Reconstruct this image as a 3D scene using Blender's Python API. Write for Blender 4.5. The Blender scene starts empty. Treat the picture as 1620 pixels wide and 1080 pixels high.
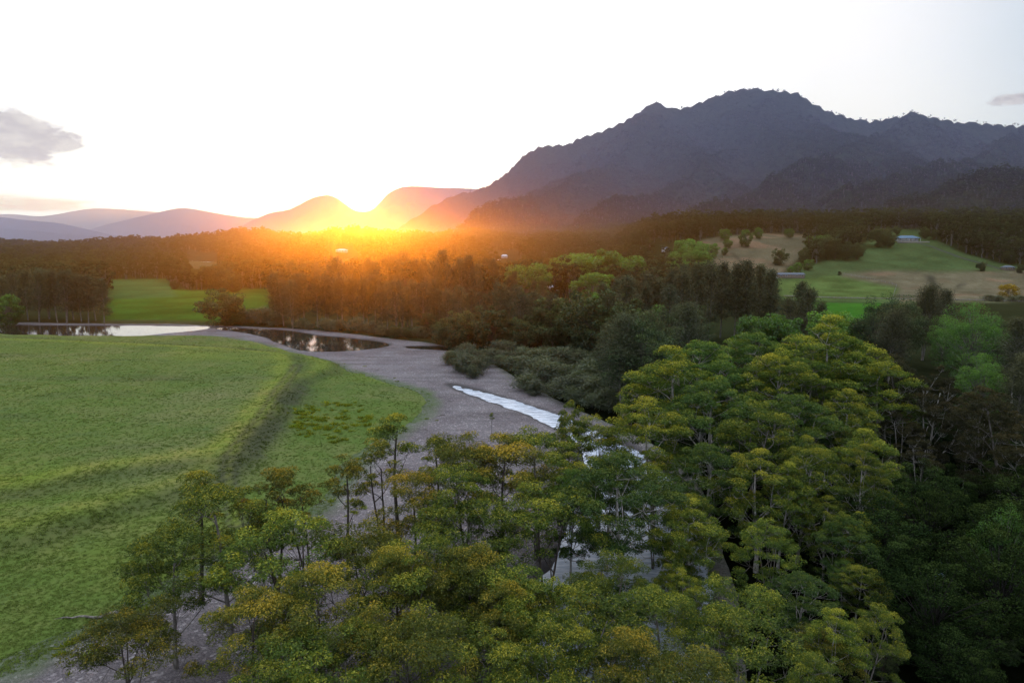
import bpy, math, random
import numpy as np
from mathutils import Vector
R_ = math.radians
rng = np.random.default_rng(7)
random.seed(7)
scene = bpy.context.scene
COL = scene.collection

# ------------------------------------------------------------------ camera
CAMZ = 40.0
PITCH = R_(7.9)
F = 1080.0
cam_d = bpy.data.cameras.new('camera'); cam = bpy.data.objects.new('camera', cam_d); COL.objects.link(cam)
cam.location = (0, 0, CAMZ); cam.rotation_euler = (R_(90) - PITCH, 0, 0)
cam_d.sensor_width = 36; cam_d.lens = 24; cam_d.clip_start = 0.5; cam_d.clip_end = 60000
scene.camera = cam
cp, sp = math.cos(PITCH), math.sin(PITCH)

def ray(px, py):
    vx = (np.asarray(px, float) - 810) / F; vy = (540 - np.asarray(py, float)) / F
    return np.stack([vx, cp + vy * sp, -sp + vy * cp], -1)
def G(px, py, z=0.0):                       # ground point at height z
    d = ray(px, py); t = (z - CAMZ) / d[..., 2]
    return np.stack([d[..., 0] * t, d[..., 1] * t, np.full_like(t, z)], -1)
def P(px, py, Y):                           # point at depth Y
    d = ray(px, py); t = np.asarray(Y, float) / d[..., 1]
    return np.stack([d[..., 0] * t, d[..., 1] * t, CAMZ + d[..., 2] * t], -1)
def proj(p):
    p = np.asarray(p, float); x, y, z = p[..., 0], p[..., 1], p[..., 2] - CAMZ
    dep = np.maximum(y * cp - z * sp, 1e-3); up = y * sp + z * cp
    return 810 + F * x / dep, 540 - F * up / dep

# ------------------------------------------------------------------ numeric helpers
def _hash(ix, iy, s):
    h = (ix.astype(np.int64) * 374761393 + iy.astype(np.int64) * 668265263 + s * 1442695041) & 0xFFFFFFFF
    h = ((h ^ (h >> 13)) * 1274126177) & 0xFFFFFFFF
    return ((h ^ (h >> 16)) & 0xFFFF) / 65535.0
def vnoise(x, y, s=0):
    ix, iy = np.floor(x), np.floor(y); fx, fy = x - ix, y - iy
    fx = fx * fx * (3 - 2 * fx); fy = fy * fy * (3 - 2 * fy)
    a, b = _hash(ix, iy, s), _hash(ix + 1, iy, s); c, d = _hash(ix, iy + 1, s), _hash(ix + 1, iy + 1, s)
    return (a + (b - a) * fx) * (1 - fy) + (c + (d - c) * fx) * fy
def fbm(x, y, s=0, o=4):
    v = 0; a = .5
    for k in range(o):
        v = v + a * (vnoise(x * 2 ** k + 17.3 * k, y * 2 ** k - 9.1 * k, s + k) - .5); a *= .55
    return v
def sst(a, b, x):
    t = np.clip((x - a) / (b - a), 0, 1); return t * t * (3 - 2 * t)
def segdist(x, y, poly, closed=False):
    poly = np.asarray(poly, float)[:, :2]; n = len(poly); best = np.full(np.shape(x), 1e9)
    for i in range(n if closed else n - 1):
        a, b = poly[i], poly[(i + 1) % n]; d = b - a; L = max(d @ d, 1e-9)
        t = np.clip(((x - a[0]) * d[0] + (y - a[1]) * d[1]) / L, 0, 1)
        best = np.minimum(best, np.hypot(x - a[0] - t * d[0], y - a[1] - t * d[1]))
    return best
def inpoly(x, y, poly):
    poly = np.asarray(poly, float)[:, :2]; n = len(poly); r = np.zeros(np.shape(x), bool)
    for i in range(n):
        x1, y1 = poly[i]; x2, y2 = poly[(i + 1) % n]
        if y1 == y2: continue
        r ^= ((y1 > y) != (y2 > y)) & (x < (x2 - x1) * (y - y1) / (y2 - y1) + x1)
    return r
def sdist(x, y, poly):                      # + inside
    return np.where(inpoly(x, y, poly), 1, -1) * segdist(x, y, poly, True)
def smooth_poly(p, it=2, closed=True):
    p = np.asarray(p, float)
    for _ in range(it):
        if closed:
            q = np.roll(p, -1, 0); p = np.stack([.75 * p + .25 * q, .25 * p + .75 * q], 1).reshape(-1, p.shape[1])
        else:
            q = p[1:]; o = p[:-1]
            p = np.concatenate([p[:1], np.stack([.75 * o + .25 * q, .25 * o + .75 * q], 1).reshape(-1, p.shape[1]), p[-1:]])
    return p
def gpoly(pts, z=0.0, it=2, closed=True):
    a = np.array(pts, float); return smooth_poly(G(a[:, 0], a[:, 1], z)[:, :2], it, closed)

# ------------------------------------------------------------------ landforms (world metres)
W_LEFT = gpoly([(-60, 512), (40, 514), (150, 514.5), (250, 514), (325, 515), (334, 519), (300, 524), (240, 530), (120, 540), (-60, 545)])
W_POOL = gpoly([(340, 517), (400, 519), (440, 521), (470, 524), (500, 530), (545, 533), (600, 539), (622, 546), (580, 553), (530, 556.5), (490, 556), (462, 550), (440, 541), (418, 532), (390, 525), (345, 520)])
W_SIDE = gpoly([(640, 547), (680, 546), (725, 549), (730, 553), (690, 552), (645, 550)])
W_STREAM = gpoly([(708, 606), (730, 609), (790, 626), (850, 645), (905, 664), (965, 688), (1030, 722), (1080, 770), (1110, 840), (1120, 930), (1140, 1150), (1160, 1500), (780, 1500), (770, 1150), (800, 1010), (838, 940), (880, 880), (908, 820), (905, 760), (925, 720), (902, 690), (860, 664), (800, 641), (745, 624), (712, 611)])
MEADOW = gpoly([(-500, 521), (-100, 523), (120, 530), (290, 529), (335, 529), (380, 535), (420, 544), (455, 555), (495, 565), (540, 576), (570, 587), (610, 600), (655, 611), (682, 626), (668, 652), (628, 678), (560, 715), (528, 765), (510, 800), (400, 850), (300, 895), (255, 928), (200, 957), (150, 988), (95, 1006), (55, 1030), (10, 1044), (-40, 1052), (-140, 1075), (-500, 1120)], 1.0)
SCARP = gpoly([(-900, 880), (0, 862), (100, 832), (200, 800), (290, 780), (360, 748), (415, 700), (445, 655), (462, 620), (500, 596), (545, 577), (520, 560), (300, 500), (-900, 500)], 2.4)
SWALE = gpoly([(-900, 800), (0, 778), (100, 757), (230, 737), (300, 727), (365, 721), (400, 690), (430, 640), (470, 585), (450, 540), (-900, 500)], 3.4)
TRACK = gpoly([(470, 575), (462, 592), (440, 618), (425, 645), (408, 672), (375, 706), (358, 735), (366, 768), (372, 800)], 3.4, 3, False)
CORR = gpoly([(-700, 505), (0, 509), (150, 511), (330, 513), (420, 517), (480, 519), (540, 525), (620, 535), (700, 543), (760, 560), (800, 585), (850, 612), (905, 640), (980, 672), (1060, 712), (1120, 770), (1150, 850), (1180, 950), (1200, 1150), (1250, 1600), (-3000, 1600), (-3000, 900)], 0)
WATERS = [W_LEFT, W_POOL, W_SIDE, W_STREAM]

# ridges: (px, py, depth)
def ridge(pts): 
    a = np.array(pts, float); return P(a[:, 0], a[:, 1], a[:, 2])
MAIN = ridge([(640, 352, 3700), (685, 322, 3550), (720, 305, 3450), (757, 297, 3350), (776, 288, 3300), (800, 272, 3250), (830, 241, 3200), (856, 228, 3170), (900, 225, 3130), (916, 215, 3110), (950, 205, 3080), (985, 190, 3050), (1010, 174, 3020), (1036, 157, 3000), (1052, 164, 2990), (1070, 169, 2980), (1090, 165, 2960), (1106, 159, 2950), (1130, 149, 2920), (1160, 139, 2900), (1190, 136, 2880), (1225, 140, 2860), (1262, 143, 2830), (1285, 159, 2810), (1310, 172, 2790), (1345, 182, 2760), (1375, 188, 2720), (1410, 183, 2690), (1445, 175, 2650), (1480, 182, 2620), (1510, 188, 2600), (1545, 190, 2560), (1620, 195, 2500), (1750, 205, 2400), (2000, 230, 2300)])
SPURS = [ridge([(1445, 176, 2650), (1400, 206, 2300), (1335, 226, 2000), (1285, 247, 1800), (1215, 280, 1600), (1150, 303, 1450), (1070, 330, 1300)]),
         ridge([(2000, 225, 1700), (1750, 240, 1500), (1620, 258, 1380), (1510, 284, 1260), (1410, 308, 1170), (1300, 330, 1100), (1220, 345, 1040)]),
         ridge([(1036, 160, 3000), (985, 226, 2600), (920, 265, 2300), (840, 300, 2000), (740, 328, 1700)]),
         ridge([(1225, 142, 2860), (1180, 205, 2500), (1110, 250, 2200), (1030, 286, 1900), (930, 318, 1600)]),
         ridge([(1620, 196, 2500), (1580, 222, 2100), (1520, 243, 1850), (1430, 268, 1600), (1340, 296, 1400)])]
def ridge_h(x, y, line, slope, cliff=0.0):
    best = np.full(np.shape(x), -500.0)
    for a, b in zip(line[:-1], line[1:]):
        d = b[:2] - a[:2]; L = d @ d
        t = np.clip(((x - a[0]) * d[0] + (y - a[1]) * d[1]) / L, 0, 1)
        dist = np.hypot(x - a[0] - t * d[0], y - a[1] - t * d[1])
        z = a[2] + (b[2] - a[2]) * t - slope * dist - cliff * (1 - np.exp(-dist / 70.0))
        best = np.maximum(best, z)
    return best
def mount_h(x, y):
    wx = x + 60 * fbm(x / 260, y / 260, 31); wy = y + 60 * fbm(x / 260 + 9, y / 260, 37)
    dm = np.clip((segdist(x, y, MAIN) - 20) / 200, 0, 1)
    xr = x + (wx - x) * dm
    zc = np.interp(xr, MAIN[:, 0], MAIN[:, 2]); yc = np.interp(xr, MAIN[:, 0], MAIN[:, 1]); dy = np.abs(y - yc)
    m = zc - 5 - .34 * dy - 70 * (1 - np.exp(-dy / 60.0)) - .8 * np.maximum(MAIN[0, 0] - x, 0)
    for s in SPURS:
        m = np.maximum(m, ridge_h(wx, wy, s, .50, 16))
    gull = np.abs(fbm(x / 190 + .3 * fbm(x / 300, y / 300, 47), y / 620, 41, 4)) * 165 * dm + np.abs(fbm(x / 420, y / 520, 44, 3)) * 60 * dm
    return m - gull + fbm(x / 90, y / 90, 43, 3) * 16 * dm
LR = np.array([(-2600, 22), (-1600, 26), (-960, 36), (-860, 28), (-740, 44), (-640, 37), (-520, 53), (-420, 45), (-300, 58), (-200, 52), (-80, 63), (20, 56), (150, 58), (400, 52), (900, 50)], float)
def ground_h(x, y):
    x = np.asarray(x, float); y = np.asarray(y, float)
    z = np.zeros(np.broadcast(x, y).shape)
    lr = np.interp(x, LR[:, 0], LR[:, 1])                      # low wooded ridge beyond the field
    z = z + lr * sst(780, 1330, y) * (1 - .5 * sst(1330, 1900, y)) * (1 + .7 * fbm(x / 170, y / 210, 3))
    pad = np.interp(y, [540, 600, 680, 760, 820, 900, 1000, 1150], [0, 3, 16.5, 36, 50, 60, 66, 70])
    z = np.maximum(z, pad * sst(90, 230, x) * (1 + .22 * fbm(x / 120, y / 120, 5)))
    z = z + 1.6 * fbm(x / 60, y / 60, 11) * sst(330, 600, y)
    m = mount_h(x, y)
    k = 12.0
    m = np.where(y > 850, m, -500); far = sst(850, 1100, y)
    z = z + far * (np.log1p(np.exp(np.clip((m - z) / k, -40, 60))) * k)
    return z
def low_h(x, y):                                               # base sheet with the river corridor sunk in it
    s = sdist(x, y, CORR)
    return ground_h(x, y) + .6 + .5 * fbm(x / 14, y / 14, 21) - 2.6 * sst(-1.5, 5, s)
def gravel_h(x, y):
    s = sdist(x, y, CORR)
    z = .05 + .45 * fbm(x / 22, y / 22, 51) + .3 * fbm(x / 5, y / 5, 52, 3) + .25 * sst(2, 30, s)
    for w in WATERS:
        dp = 1.1 if w is not W_STREAM else np.where(y > 118, .72 + .55 * fbm(x / 1.6, y / 3.2, 57, 3), 1.0 + .9 * fbm(x / 4, y / 4, 58, 3))
        z = z - dp * sst(-2.5, 2.5, sdist(x + 3.2 * fbm(x / 7, y / 7, 55, 3), y + 3.2 * fbm(x / 7, y / 7, 56, 3), w))
    return z - 2.6 * sst(1.5, -3.0, s)
def meadow_h(x, y):
    wx = x + 4 * fbm(x / 9, y / 9, 61); wy = y + 4 * fbm(x / 9, y / 9, 62)
    s = sdist(wx, wy, MEADOW)
    z = -1.6 + 2.1 * sst(-4, 2.0, s) + .7 * sst(1, 14, s)
    z = z + (1 - .85 * sst(190, 300, y)) * (1.7 * sst(-3.2, 3.2, sdist(wx, wy, SCARP)) + .8 * sst(-5, 3, sdist(wx, wy, SWALE)))
    ins = sst(0, 20, s)
    z = z + ins * (1.1 * fbm(x / 42, y / 30, 63, 3) + .16 * fbm(x / 7, y / 7, 64, 3))
    t = segdist(x, y, TRACK)
    return z - .16 * np.exp(-((t - .95) / .38) ** 2) * sst(0, 6, s)
def top_h(x, y):
    return np.maximum(np.maximum(low_h(x, y), gravel_h(x, y)), meadow_h(x, y))

# ------------------------------------------------------------------ mesh helpers
def mesh(name, verts, faces, mat=None, smooth=False, attrs=None):
    verts = np.ascontiguousarray(verts, np.float32); faces = np.asarray(faces, np.int32)
    me = bpy.data.meshes.new(name)
    me.vertices.add(len(verts)); me.vertices.foreach_set('co', verts.ravel())
    n, k = faces.shape
    me.loops.add(n * k); me.loops.foreach_set('vertex_index', faces.ravel())
    me.polygons.add(n); me.polygons.foreach_set('loop_start', np.arange(0, n * k, k, dtype=np.int32))
    if smooth: me.polygons.foreach_set('use_smooth', np.ones(n, bool))
    for nm, (dom, typ, dat) in (attrs or {}).items():
        a = me.attributes.new(nm, typ, dom)
        a.data.foreach_set('color' if 'COLOR' in typ else ('vector' if 'VECTOR' in typ else 'value'), np.ascontiguousarray(dat).ravel())
    me.update(calc_edges=True)
    if mat: me.materials.append(mat)
    return me
def obj(name, me, parent=None, loc=None):
    o = bpy.data.objects.new(name, me); COL.objects.link(o)
    if parent: o.parent = parent
    if loc is not None: o.location = loc
    return o
def tag(o, label=None, cat=None, group=None, kind=None):
    if label: o['label'] = label
    if cat: o['category'] = cat
    if group: o['group'] = group
    if kind: o['kind'] = kind
    return o
def gridfaces(nu, nv):
    i = np.arange(nu * nv).reshape(nv, nu)
    return np.stack([i[:-1, :-1], i[:-1, 1:], i[1:, 1:], i[1:, :-1]], -1).reshape(-1, 4)
def grid(xs, ys, h):
    X, Y = np.meshgrid(xs, ys); Z = h(X, Y)
    return np.stack([X, Y, Z], -1).reshape(-1, 3), gridfaces(len(xs), len(ys))
def tube(pts, rad, n=5):
    pts = np.asarray(pts, float); m = len(pts); rad = np.broadcast_to(np.asarray(rad, float), (m,))
    t = np.gradient(pts, axis=0); t /= np.linalg.norm(t, axis=1, keepdims=True) + 1e-9
    ref = np.where(np.abs(t[:, 2:3]) > .9, np.array([[1., 0, 0]]), np.array([[0, 0, 1.]]))
    u = np.cross(ref, t); u /= np.linalg.norm(u, axis=1, keepdims=True) + 1e-9; w = np.cross(t, u)
    a = np.arange(n) * 2 * math.pi / n
    v = pts[:, None] + rad[:, None, None] * (np.cos(a)[None, :, None] * u[:, None] + np.sin(a)[None, :, None] * w[:, None])
    i = np.arange(m * n).reshape(m, n); j = np.roll(i, -1, 1)
    return v.reshape(-1, 3), np.stack([i[:-1], j[:-1], j[1:], i[1:]], -1).reshape(-1, 4)
def box(x0, x1, y0, y1, z0, z1):
    v = np.array([(x, y, z) for z in (z0, z1) for y in (y0, y1) for x in (x0, x1)], float)
    return v, np.array([(0, 2, 3, 1), (4, 5, 7, 6), (0, 1, 5, 4), (2, 6, 7, 3), (0, 4, 6, 2), (1, 3, 7, 5)])
def merge(lst):
    vs, fs, o = [], [], 0
    for v, f in lst: vs.append(v); fs.append(np.asarray(f) + o); o += len(v)
    return np.concatenate(vs), np.concatenate(fs)

# ------------------------------------------------------------------ materials
class NT:
    def __init__(s, name):
        s.m = bpy.data.materials.new(name); s.m.use_nodes = True; s.t = s.m.node_tree; s.t.nodes.clear()
        s.out = s.n('ShaderNodeOutputMaterial')
    def n(s, typ, **kw):
        nd = s.t.nodes.new(typ)
        for k, v in kw.items():
            if k.startswith('i_'): nd.inputs[k[2:].replace('_', ' ')].default_value = v
            else: setattr(nd, k, v)
        return nd
    def l(s, a, b): s.t.links.new(a, b)
    def mix(s, fac, a, b, typ='MIX'):
        nd = s.n('ShaderNodeMix', data_type='RGBA', blend_type=typ)
        for sock, v in ((nd.inputs[0], fac), (nd.inputs[6], a), (nd.inputs[7], b)):
            if isinstance(v, bpy.types.NodeSocket): s.l(v, sock)
            elif isinstance(v, (int, float)): sock.default_value = v
            else: sock.default_value = (*v, 1)
        return nd.outputs[2]
    def ramp(s, fac, a, b):
        nd = s.n('ShaderNodeMapRange'); s.l(fac, nd.inputs[0]); nd.inputs[1].default_value = a; nd.inputs[2].default_value = b
        return nd.outputs[0]
    def noise(s, scale, detail=4, vec=None, rough=.55):
        nd = s.n('ShaderNodeTexNoise'); nd.inputs['Scale'].default_value = scale; nd.inputs['Detail'].default_value = detail; nd.inputs['Roughness'].default_value = rough
        if vec is None:
            g = s.n('ShaderNodeNewGeometry'); vec = g.outputs['Position']
        s.l(vec, nd.inputs['Vector']); return nd.outputs[0]
    def attr(s, name, out='Fac'):
        return s.n('ShaderNodeAttribute', attribute_name=name).outputs[out]
    def bump(s, h, strength, dist):
        nd = s.n('ShaderNodeBump'); nd.inputs['Strength'].default_value = strength; nd.inputs['Distance'].default_value = dist
        s.l(h, nd.inputs['Height']); return nd.outputs[0]
def setc(nt, sock, v):
    if isinstance(v, bpy.types.NodeSocket): nt.l(v, sock)
    else: sock.default_value = (*v, 1)
def diffuse_mat(name, c, bump=None, rough=.9, spec=.2):
    nt = NT(name); p = nt.n('ShaderNodeBsdfPrincipled'); p.inputs['Roughness'].default_value = rough; p.inputs['Specular IOR Level'].default_value = spec
    setc(nt, p.inputs['Base Color'], c(nt) if callable(c) else c)
    if bump: nt.l(nt.bump(bump(nt), *bump_args.get(name, (.5, .1))), p.inputs['Normal'])
    nt.l(p.outputs[0], nt.out.inputs[0]); return nt.m
bump_args = {}
def leaf_mat(name, dark, mid, tip, trans=.35, gloss=.05, hue=.25):
    nt = NT(name)
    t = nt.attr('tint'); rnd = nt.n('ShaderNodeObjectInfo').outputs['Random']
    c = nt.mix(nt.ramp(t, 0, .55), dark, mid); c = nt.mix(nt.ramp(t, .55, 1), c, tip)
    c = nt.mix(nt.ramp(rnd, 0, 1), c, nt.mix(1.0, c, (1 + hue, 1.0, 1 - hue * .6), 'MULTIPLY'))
    br = nt.n('ShaderNodeHueSaturation'); nt.l(c, br.inputs['Color'])
    mp = nt.n('ShaderNodeMath', operation='MULTIPLY_ADD'); wn = nt.n('ShaderNodeTexWhiteNoise', noise_dimensions='1D'); nt.l(rnd, wn.inputs['W']); nt.l(wn.outputs[0], mp.inputs[0])
    mp.inputs[1].default_value = .5; mp.inputs[2].default_value = .75; nt.l(mp.outputs[0], br.inputs['Value'])
    c = br.outputs[0]
    d = nt.n('ShaderNodeBsdfDiffuse'); tr = nt.n('ShaderNodeBsdfTranslucent'); nt.l(c, d.inputs[0])
    nt.l(nt.mix(1.0, c, (1.25, 1.15, .6), 'MULTIPLY'), tr.inputs[0])
    mx = nt.n('ShaderNodeMixShader'); mx.inputs[0].default_value = trans; nt.l(d.outputs[0], mx.inputs[1]); nt.l(tr.outputs[0], mx.inputs[2])
    sh = mx.outputs[0]
    if gloss:
        g = nt.n('ShaderNodeBsdfGlossy'); g.inputs['Roughness'].default_value = .45; g.inputs[0].default_value = (.8, .85, .9, 1)
        m2 = nt.n('ShaderNodeMixShader'); m2.inputs[0].default_value = gloss; nt.l(sh, m2.inputs[1]); nt.l(g.outputs[0], m2.inputs[2]); sh = m2.outputs[0]
    nt.l(sh, nt.out.inputs[0]); return nt.m
def bark_mat(name, a, b, sc=3):
    def c(nt):
        g = nt.n('ShaderNodeTexCoord').outputs['Object']; mp = nt.n('ShaderNodeMapping'); mp.inputs['Scale'].default_value = (1, 1, .3); nt.l(g, mp.inputs[0])
        return nt.mix(nt.ramp(nt.noise(sc, 4, mp.outputs[0]), .35, .65), a, b)
    return diffuse_mat(name, c)
M = {}
M['gum_leaf'] = leaf_mat('gum_leaf', (.018, .038, .008), (.076, .124, .018), (.33, .33, .034), .36, .012, .14)
M['gum_leaf_bronze'] = leaf_mat('gum_leaf_bronze', (.024, .038, .009), (.088, .112, .018), (.35, .28, .030), .36, .012, .16)
M['gum_leaf_green'] = leaf_mat('gum_leaf_green', (.016, .044, .010), (.054, .112, .020), (.19, .24, .032), .36, .015, .12)
M['shade_leaf'] = leaf_mat('shade_leaf', (.016, .020, .010), (.038, .042, .018), (.085, .075, .030), .3, .01)  # gum leaf darkened: the stand's shade is put into its colour
M['casuarina_leaf'] = leaf_mat('casuarina_leaf', (.024, .036, .016), (.052, .066, .028), (.095, .105, .042), .12, .02)
M['bright_leaf'] = leaf_mat('bright_leaf', (.03, .075, .012), (.065, .16, .02), (.12, .26, .03), .4, .03, .15)
M['dark_leaf'] = leaf_mat('dark_leaf', (.018, .034, .012), (.040, .064, .020), (.075, .105, .028), .14, .02, .2)
M['deep_shade_leaf'] = leaf_mat('deep_shade_leaf', (.007, .015, .005), (.018, .034, .011), (.040, .066, .018), .2, 0, .15)  # near-black copy: darkness of the lower right corner put into the leaf colour
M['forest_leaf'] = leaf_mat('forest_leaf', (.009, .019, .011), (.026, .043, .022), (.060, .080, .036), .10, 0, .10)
M['shrub_leaf'] = leaf_mat('shrub_leaf', (.034, .048, .020), (.068, .086, .034), (.115, .128, .050), .3, .04, .12)
M['yellow_leaf'] = leaf_mat('yellow_leaf', (.16, .11, .012), (.30, .20, .02), (.42, .30, .03), .3, 0, .05)
M['blossom'] = leaf_mat('blossom', (.25, .18, .2), (.4, .3, .33), (.5, .42, .44), .3, 0, .05)
M['bark_pale'] = bark_mat('bark_pale', (.16, .14, .12), (.42, .40, .37))
M['bark_dark'] = bark_mat('bark_dark', (.03, .024, .02), (.085, .07, .058))
M['bark_mid'] = bark_mat('bark_mid', (.08, .07, .06), (.2, .18, .16))
M['bark_black'] = bark_mat('bark_black', (.008, .007, .006), (.022, .019, .016))
M['bark_forest'] = bark_mat('bark_forest', (.05, .046, .042), (.15, .14, .13))
M['dead_wood'] = bark_mat('dead_wood', (.09, .08, .07), (.22, .20, .18))

def grass_mat(name, a, b, c, dark=None, big=.03, fine=2.2):
    nt = NT(name); p = nt.n('ShaderNodeBsdfPrincipled'); p.inputs['Roughness'].default_value = .95; p.inputs['Specular IOR Level'].default_value = .03
    n1 = nt.noise(big, 6); n2 = nt.noise(fine, 5, rough=.7); n3 = nt.noise(.28, 5, rough=.65)
    col = nt.mix(nt.ramp(n1, .35, .65), a, b); col = nt.mix(nt.ramp(n3, .45, .75), col, c)
    col = nt.mix(nt.ramp(n2, .40, .72), col, nt.mix(1.0, col, (.80, .83, .80), 'MULTIPLY'))
    col = nt.mix(nt.ramp(nt.noise(.022, 7, rough=.65), .50, .66), col, (.125, .132, .052)); col = nt.mix(nt.ramp(nt.noise(.11, 6, rough=.7), .56, .68), col, (.070, .105, .030))
    at = nt.attr('wear_shade'); col = nt.mix(at, col, dark or (.045, .05, .03))
    nt.l(nt.attr('lift'), (g := nt.n('ShaderNodeMix', data_type='RGBA')).inputs[0]); nt.l(col, g.inputs[6]); nt.l(nt.mix(1.0, col, (1.6, 1.4, 1.0), 'MULTIPLY'), g.inputs[7])  # lifted grass brightened in colour, as crests that catch the light
    nt.l(g.outputs[2], p.inputs['Base Color'])
    nt.l(nt.bump(n2, .45, .18), p.inputs['Normal']); nt.l(p.outputs[0], nt.out.inputs[0]); return nt.m
M['meadow'] = grass_mat('meadow_grass', (.068, .112, .024), (.086, .124, .028), (.112, .132, .040))
def gravel_mat():
    nt = NT('river_gravel'); p = nt.n('ShaderNodeBsdfPrincipled'); p.inputs['Roughness'].default_value = .85; p.inputs['Specular IOR Level'].default_value = .3
    geo = nt.n('ShaderNodeNewGeometry').outputs['Position']
    v = nt.n('ShaderNodeTexVoronoi'); v.inputs['Scale'].default_value = 7.0; nt.l(geo, v.inputs['Vector'])
    v2 = nt.n('ShaderNodeTexVoronoi'); v2.inputs['Scale'].default_value = 3.0; nt.l(geo, v2.inputs['Vector'])
    bw = nt.n('ShaderNodeSeparateColor'); nt.l(v.outputs['Color'], bw.inputs[0]); bw2 = nt.n('ShaderNodeSeparateColor'); nt.l(v2.outputs['Color'], bw2.inputs[0])
    c = nt.mix(bw.outputs[0], (.078, .070, .075), (.195, .176, .182)); c = nt.mix(nt.ramp(bw2.outputs[1], .86, 1.0), c, (.32, .30, .30))
    n = nt.noise(.07, 5); c = nt.mix(nt.ramp(n, .4, .65), c, nt.mix(1.0, c, (.7, .66, .68), 'MULTIPLY'))
    n2 = nt.noise(.5, 5); c = nt.mix(nt.ramp(n2, .5, .75), c, nt.mix(1.0, c, (1.2, 1.16, 1.14), 'MULTIPLY'))
    mp = nt.n('ShaderNodeMapping', vector_type='POINT'); mp.inputs['Rotation'].default_value = (0, 0, R_(58)); mp.inputs['Scale'].default_value = (.025, .16, 1); nt.l(geo, mp.inputs[0])
    c = nt.mix(nt.ramp(nt.noise(1.0, 6, mp.outputs[0]), .48, .64), c, nt.mix(1.0, c, (.66, .64, .64), 'MULTIPLY'))
    c = nt.mix(nt.attr('wet'), c, (.035, .032, .032)); c = nt.mix(nt.attr('green'), c, (.05, .085, .02))
    nt.l(c, p.inputs['Base Color']); nt.l(nt.bump(v.outputs['Distance'], .7, .2), p.inputs['Normal']); nt.l(p.outputs[0], nt.out.inputs[0]); return nt.m
M['gravel'] = gravel_mat()
def ground_mat(name):
    nt = NT(name); p = nt.n('ShaderNodeBsdfPrincipled'); p.inputs['Roughness'].default_value = .95; p.inputs['Specular IOR Level'].default_value = 0
    n2 = nt.noise(.35, 6, rough=.7); n1 = nt.noise(.04, 5)
    c = nt.attr('paint', 'Color')
    c = nt.mix(nt.ramp(n1, .35, .7), c, nt.mix(1.0, c, (.65, .7, .7), 'MULTIPLY')); c = nt.mix(nt.ramp(n2, .45, .75), c, nt.mix(1.0, c, (.55, .55, .5), 'MULTIPLY'))
    nt.l(c, p.inputs['Base Color']); nt.l(nt.bump(n2, .6, .6), p.inputs['Normal']); nt.l(p.outputs[0], nt.out.inputs[0]); return nt.m
M['ground'] = ground_mat('valley_ground')
def hill_mat(name, a, b, sc=.05):
    nt = NT(name); p = nt.n('ShaderNodeBsdfPrincipled'); p.inputs['Roughness'].default_value = 1; p.inputs['Specular IOR Level'].default_value = 0
    n = nt.noise(sc, 7, rough=.75); nt.l(nt.mix(nt.ramp(n, .35, .7), a, b), p.inputs['Base Color'])
    nt.l(nt.bump(n, 1.0, 12), p.inputs['Normal']); nt.l(p.outputs[0], nt.out.inputs[0]); return nt.m
M['hill'] = hill_mat('wooded_hill', (.012, .020, .012), (.034, .046, .026))
def water_mat(name, bump_s, foam_glint):
    nt = NT(name); p = nt.n('ShaderNodeBsdfPrincipled'); p.inputs['Roughness'].default_value = .04; p.inputs['IOR'].default_value = 1.33
    p.inputs['Specular IOR Level'].default_value = .5
    n = nt.noise(.9, 5); c = (.012, .014, .012)
    if foam_glint:
        g = nt.n('ShaderNodeNewGeometry').outputs['Position']; mp = nt.n('ShaderNodeMapping', vector_type='POINT'); mp.inputs['Rotation'].default_value = (0, 0, R_(54)); mp.inputs['Scale'].default_value = (.22, 1.3, 1); nt.l(g, mp.inputs[0])
        f = nt.ramp(nt.noise(1.4, 8, mp.outputs[0], .72), .36, .74); f2 = nt.n('ShaderNodeMath', operation='MULTIPLY'); nt.l(f, f2.inputs[0]); nt.l(nt.attr('riffle_glint'), f2.inputs[1])
        n = nt.noise(2.2, 5, mp.outputs[0])
        nt.l(nt.mix(f2.outputs[0], (.20, .235, .29), (.62, .69, .78)), p.inputs['Base Color'])  # pale base and streaks put sky reflection into the colour, along with foam
        r = nt.n('ShaderNodeMath', operation='MULTIPLY_ADD'); nt.l(f2.outputs[0], r.inputs[0]); r.inputs[1].default_value = .4; r.inputs[2].default_value = .08; nt.l(r.outputs[0], p.inputs['Roughness'])
    else: p.inputs['Base Color'].default_value = (*c, 1)
    nt.l(nt.bump(n, bump_s, .12), p.inputs['Normal']); nt.l(p.outputs[0], nt.out.inputs[0]); return nt.m
M['still'] = water_mat('still_water', .03, False); M['stream'] = water_mat('stream_water', .12, True)

# ------------------------------------------------------------------ pixel-drawn clearings (turned into ground colours and kept free of trees)
F1 = np.array([(168, 443), (262, 442), (272, 455), (300, 459), (432, 456), (434, 500), (330, 512), (168, 511)], float)
P1 = np.array([(1222, 441), (1262, 425), (1310, 412), (1352, 396), (1385, 372), (1418, 362), (1455, 364), (1490, 384), (1530, 402), (1572, 414), (1640, 424), (1640, 476), (1400, 481), (1240, 474)], float)
P2 = np.array([(1085, 392), (1110, 379), (1150, 372), (1215, 369), (1275, 371), (1285, 392), (1250, 420), (1222, 441), (1170, 436), (1110, 416)], float)
F2 = np.array([(1285, 478), (1395, 479), (1370, 506), (1290, 500)], float)
C3 = np.array([(290, 398), (345, 400), (352, 424), (300, 426)], float)
HS = [(880, 456), (541, 396), (798, 405), (1053, 394)]
C4 = np.array([(505, 400), (560, 392), (575, 402), (530, 420)], float)
CLEAR = [F1, P1, P2, F2, C3, C4] + [np.array([(a - 25, b - 9), (a + 25, b - 9), (a + 25, b + 7), (a - 25, b + 7)], float) for a, b in HS]
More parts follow.
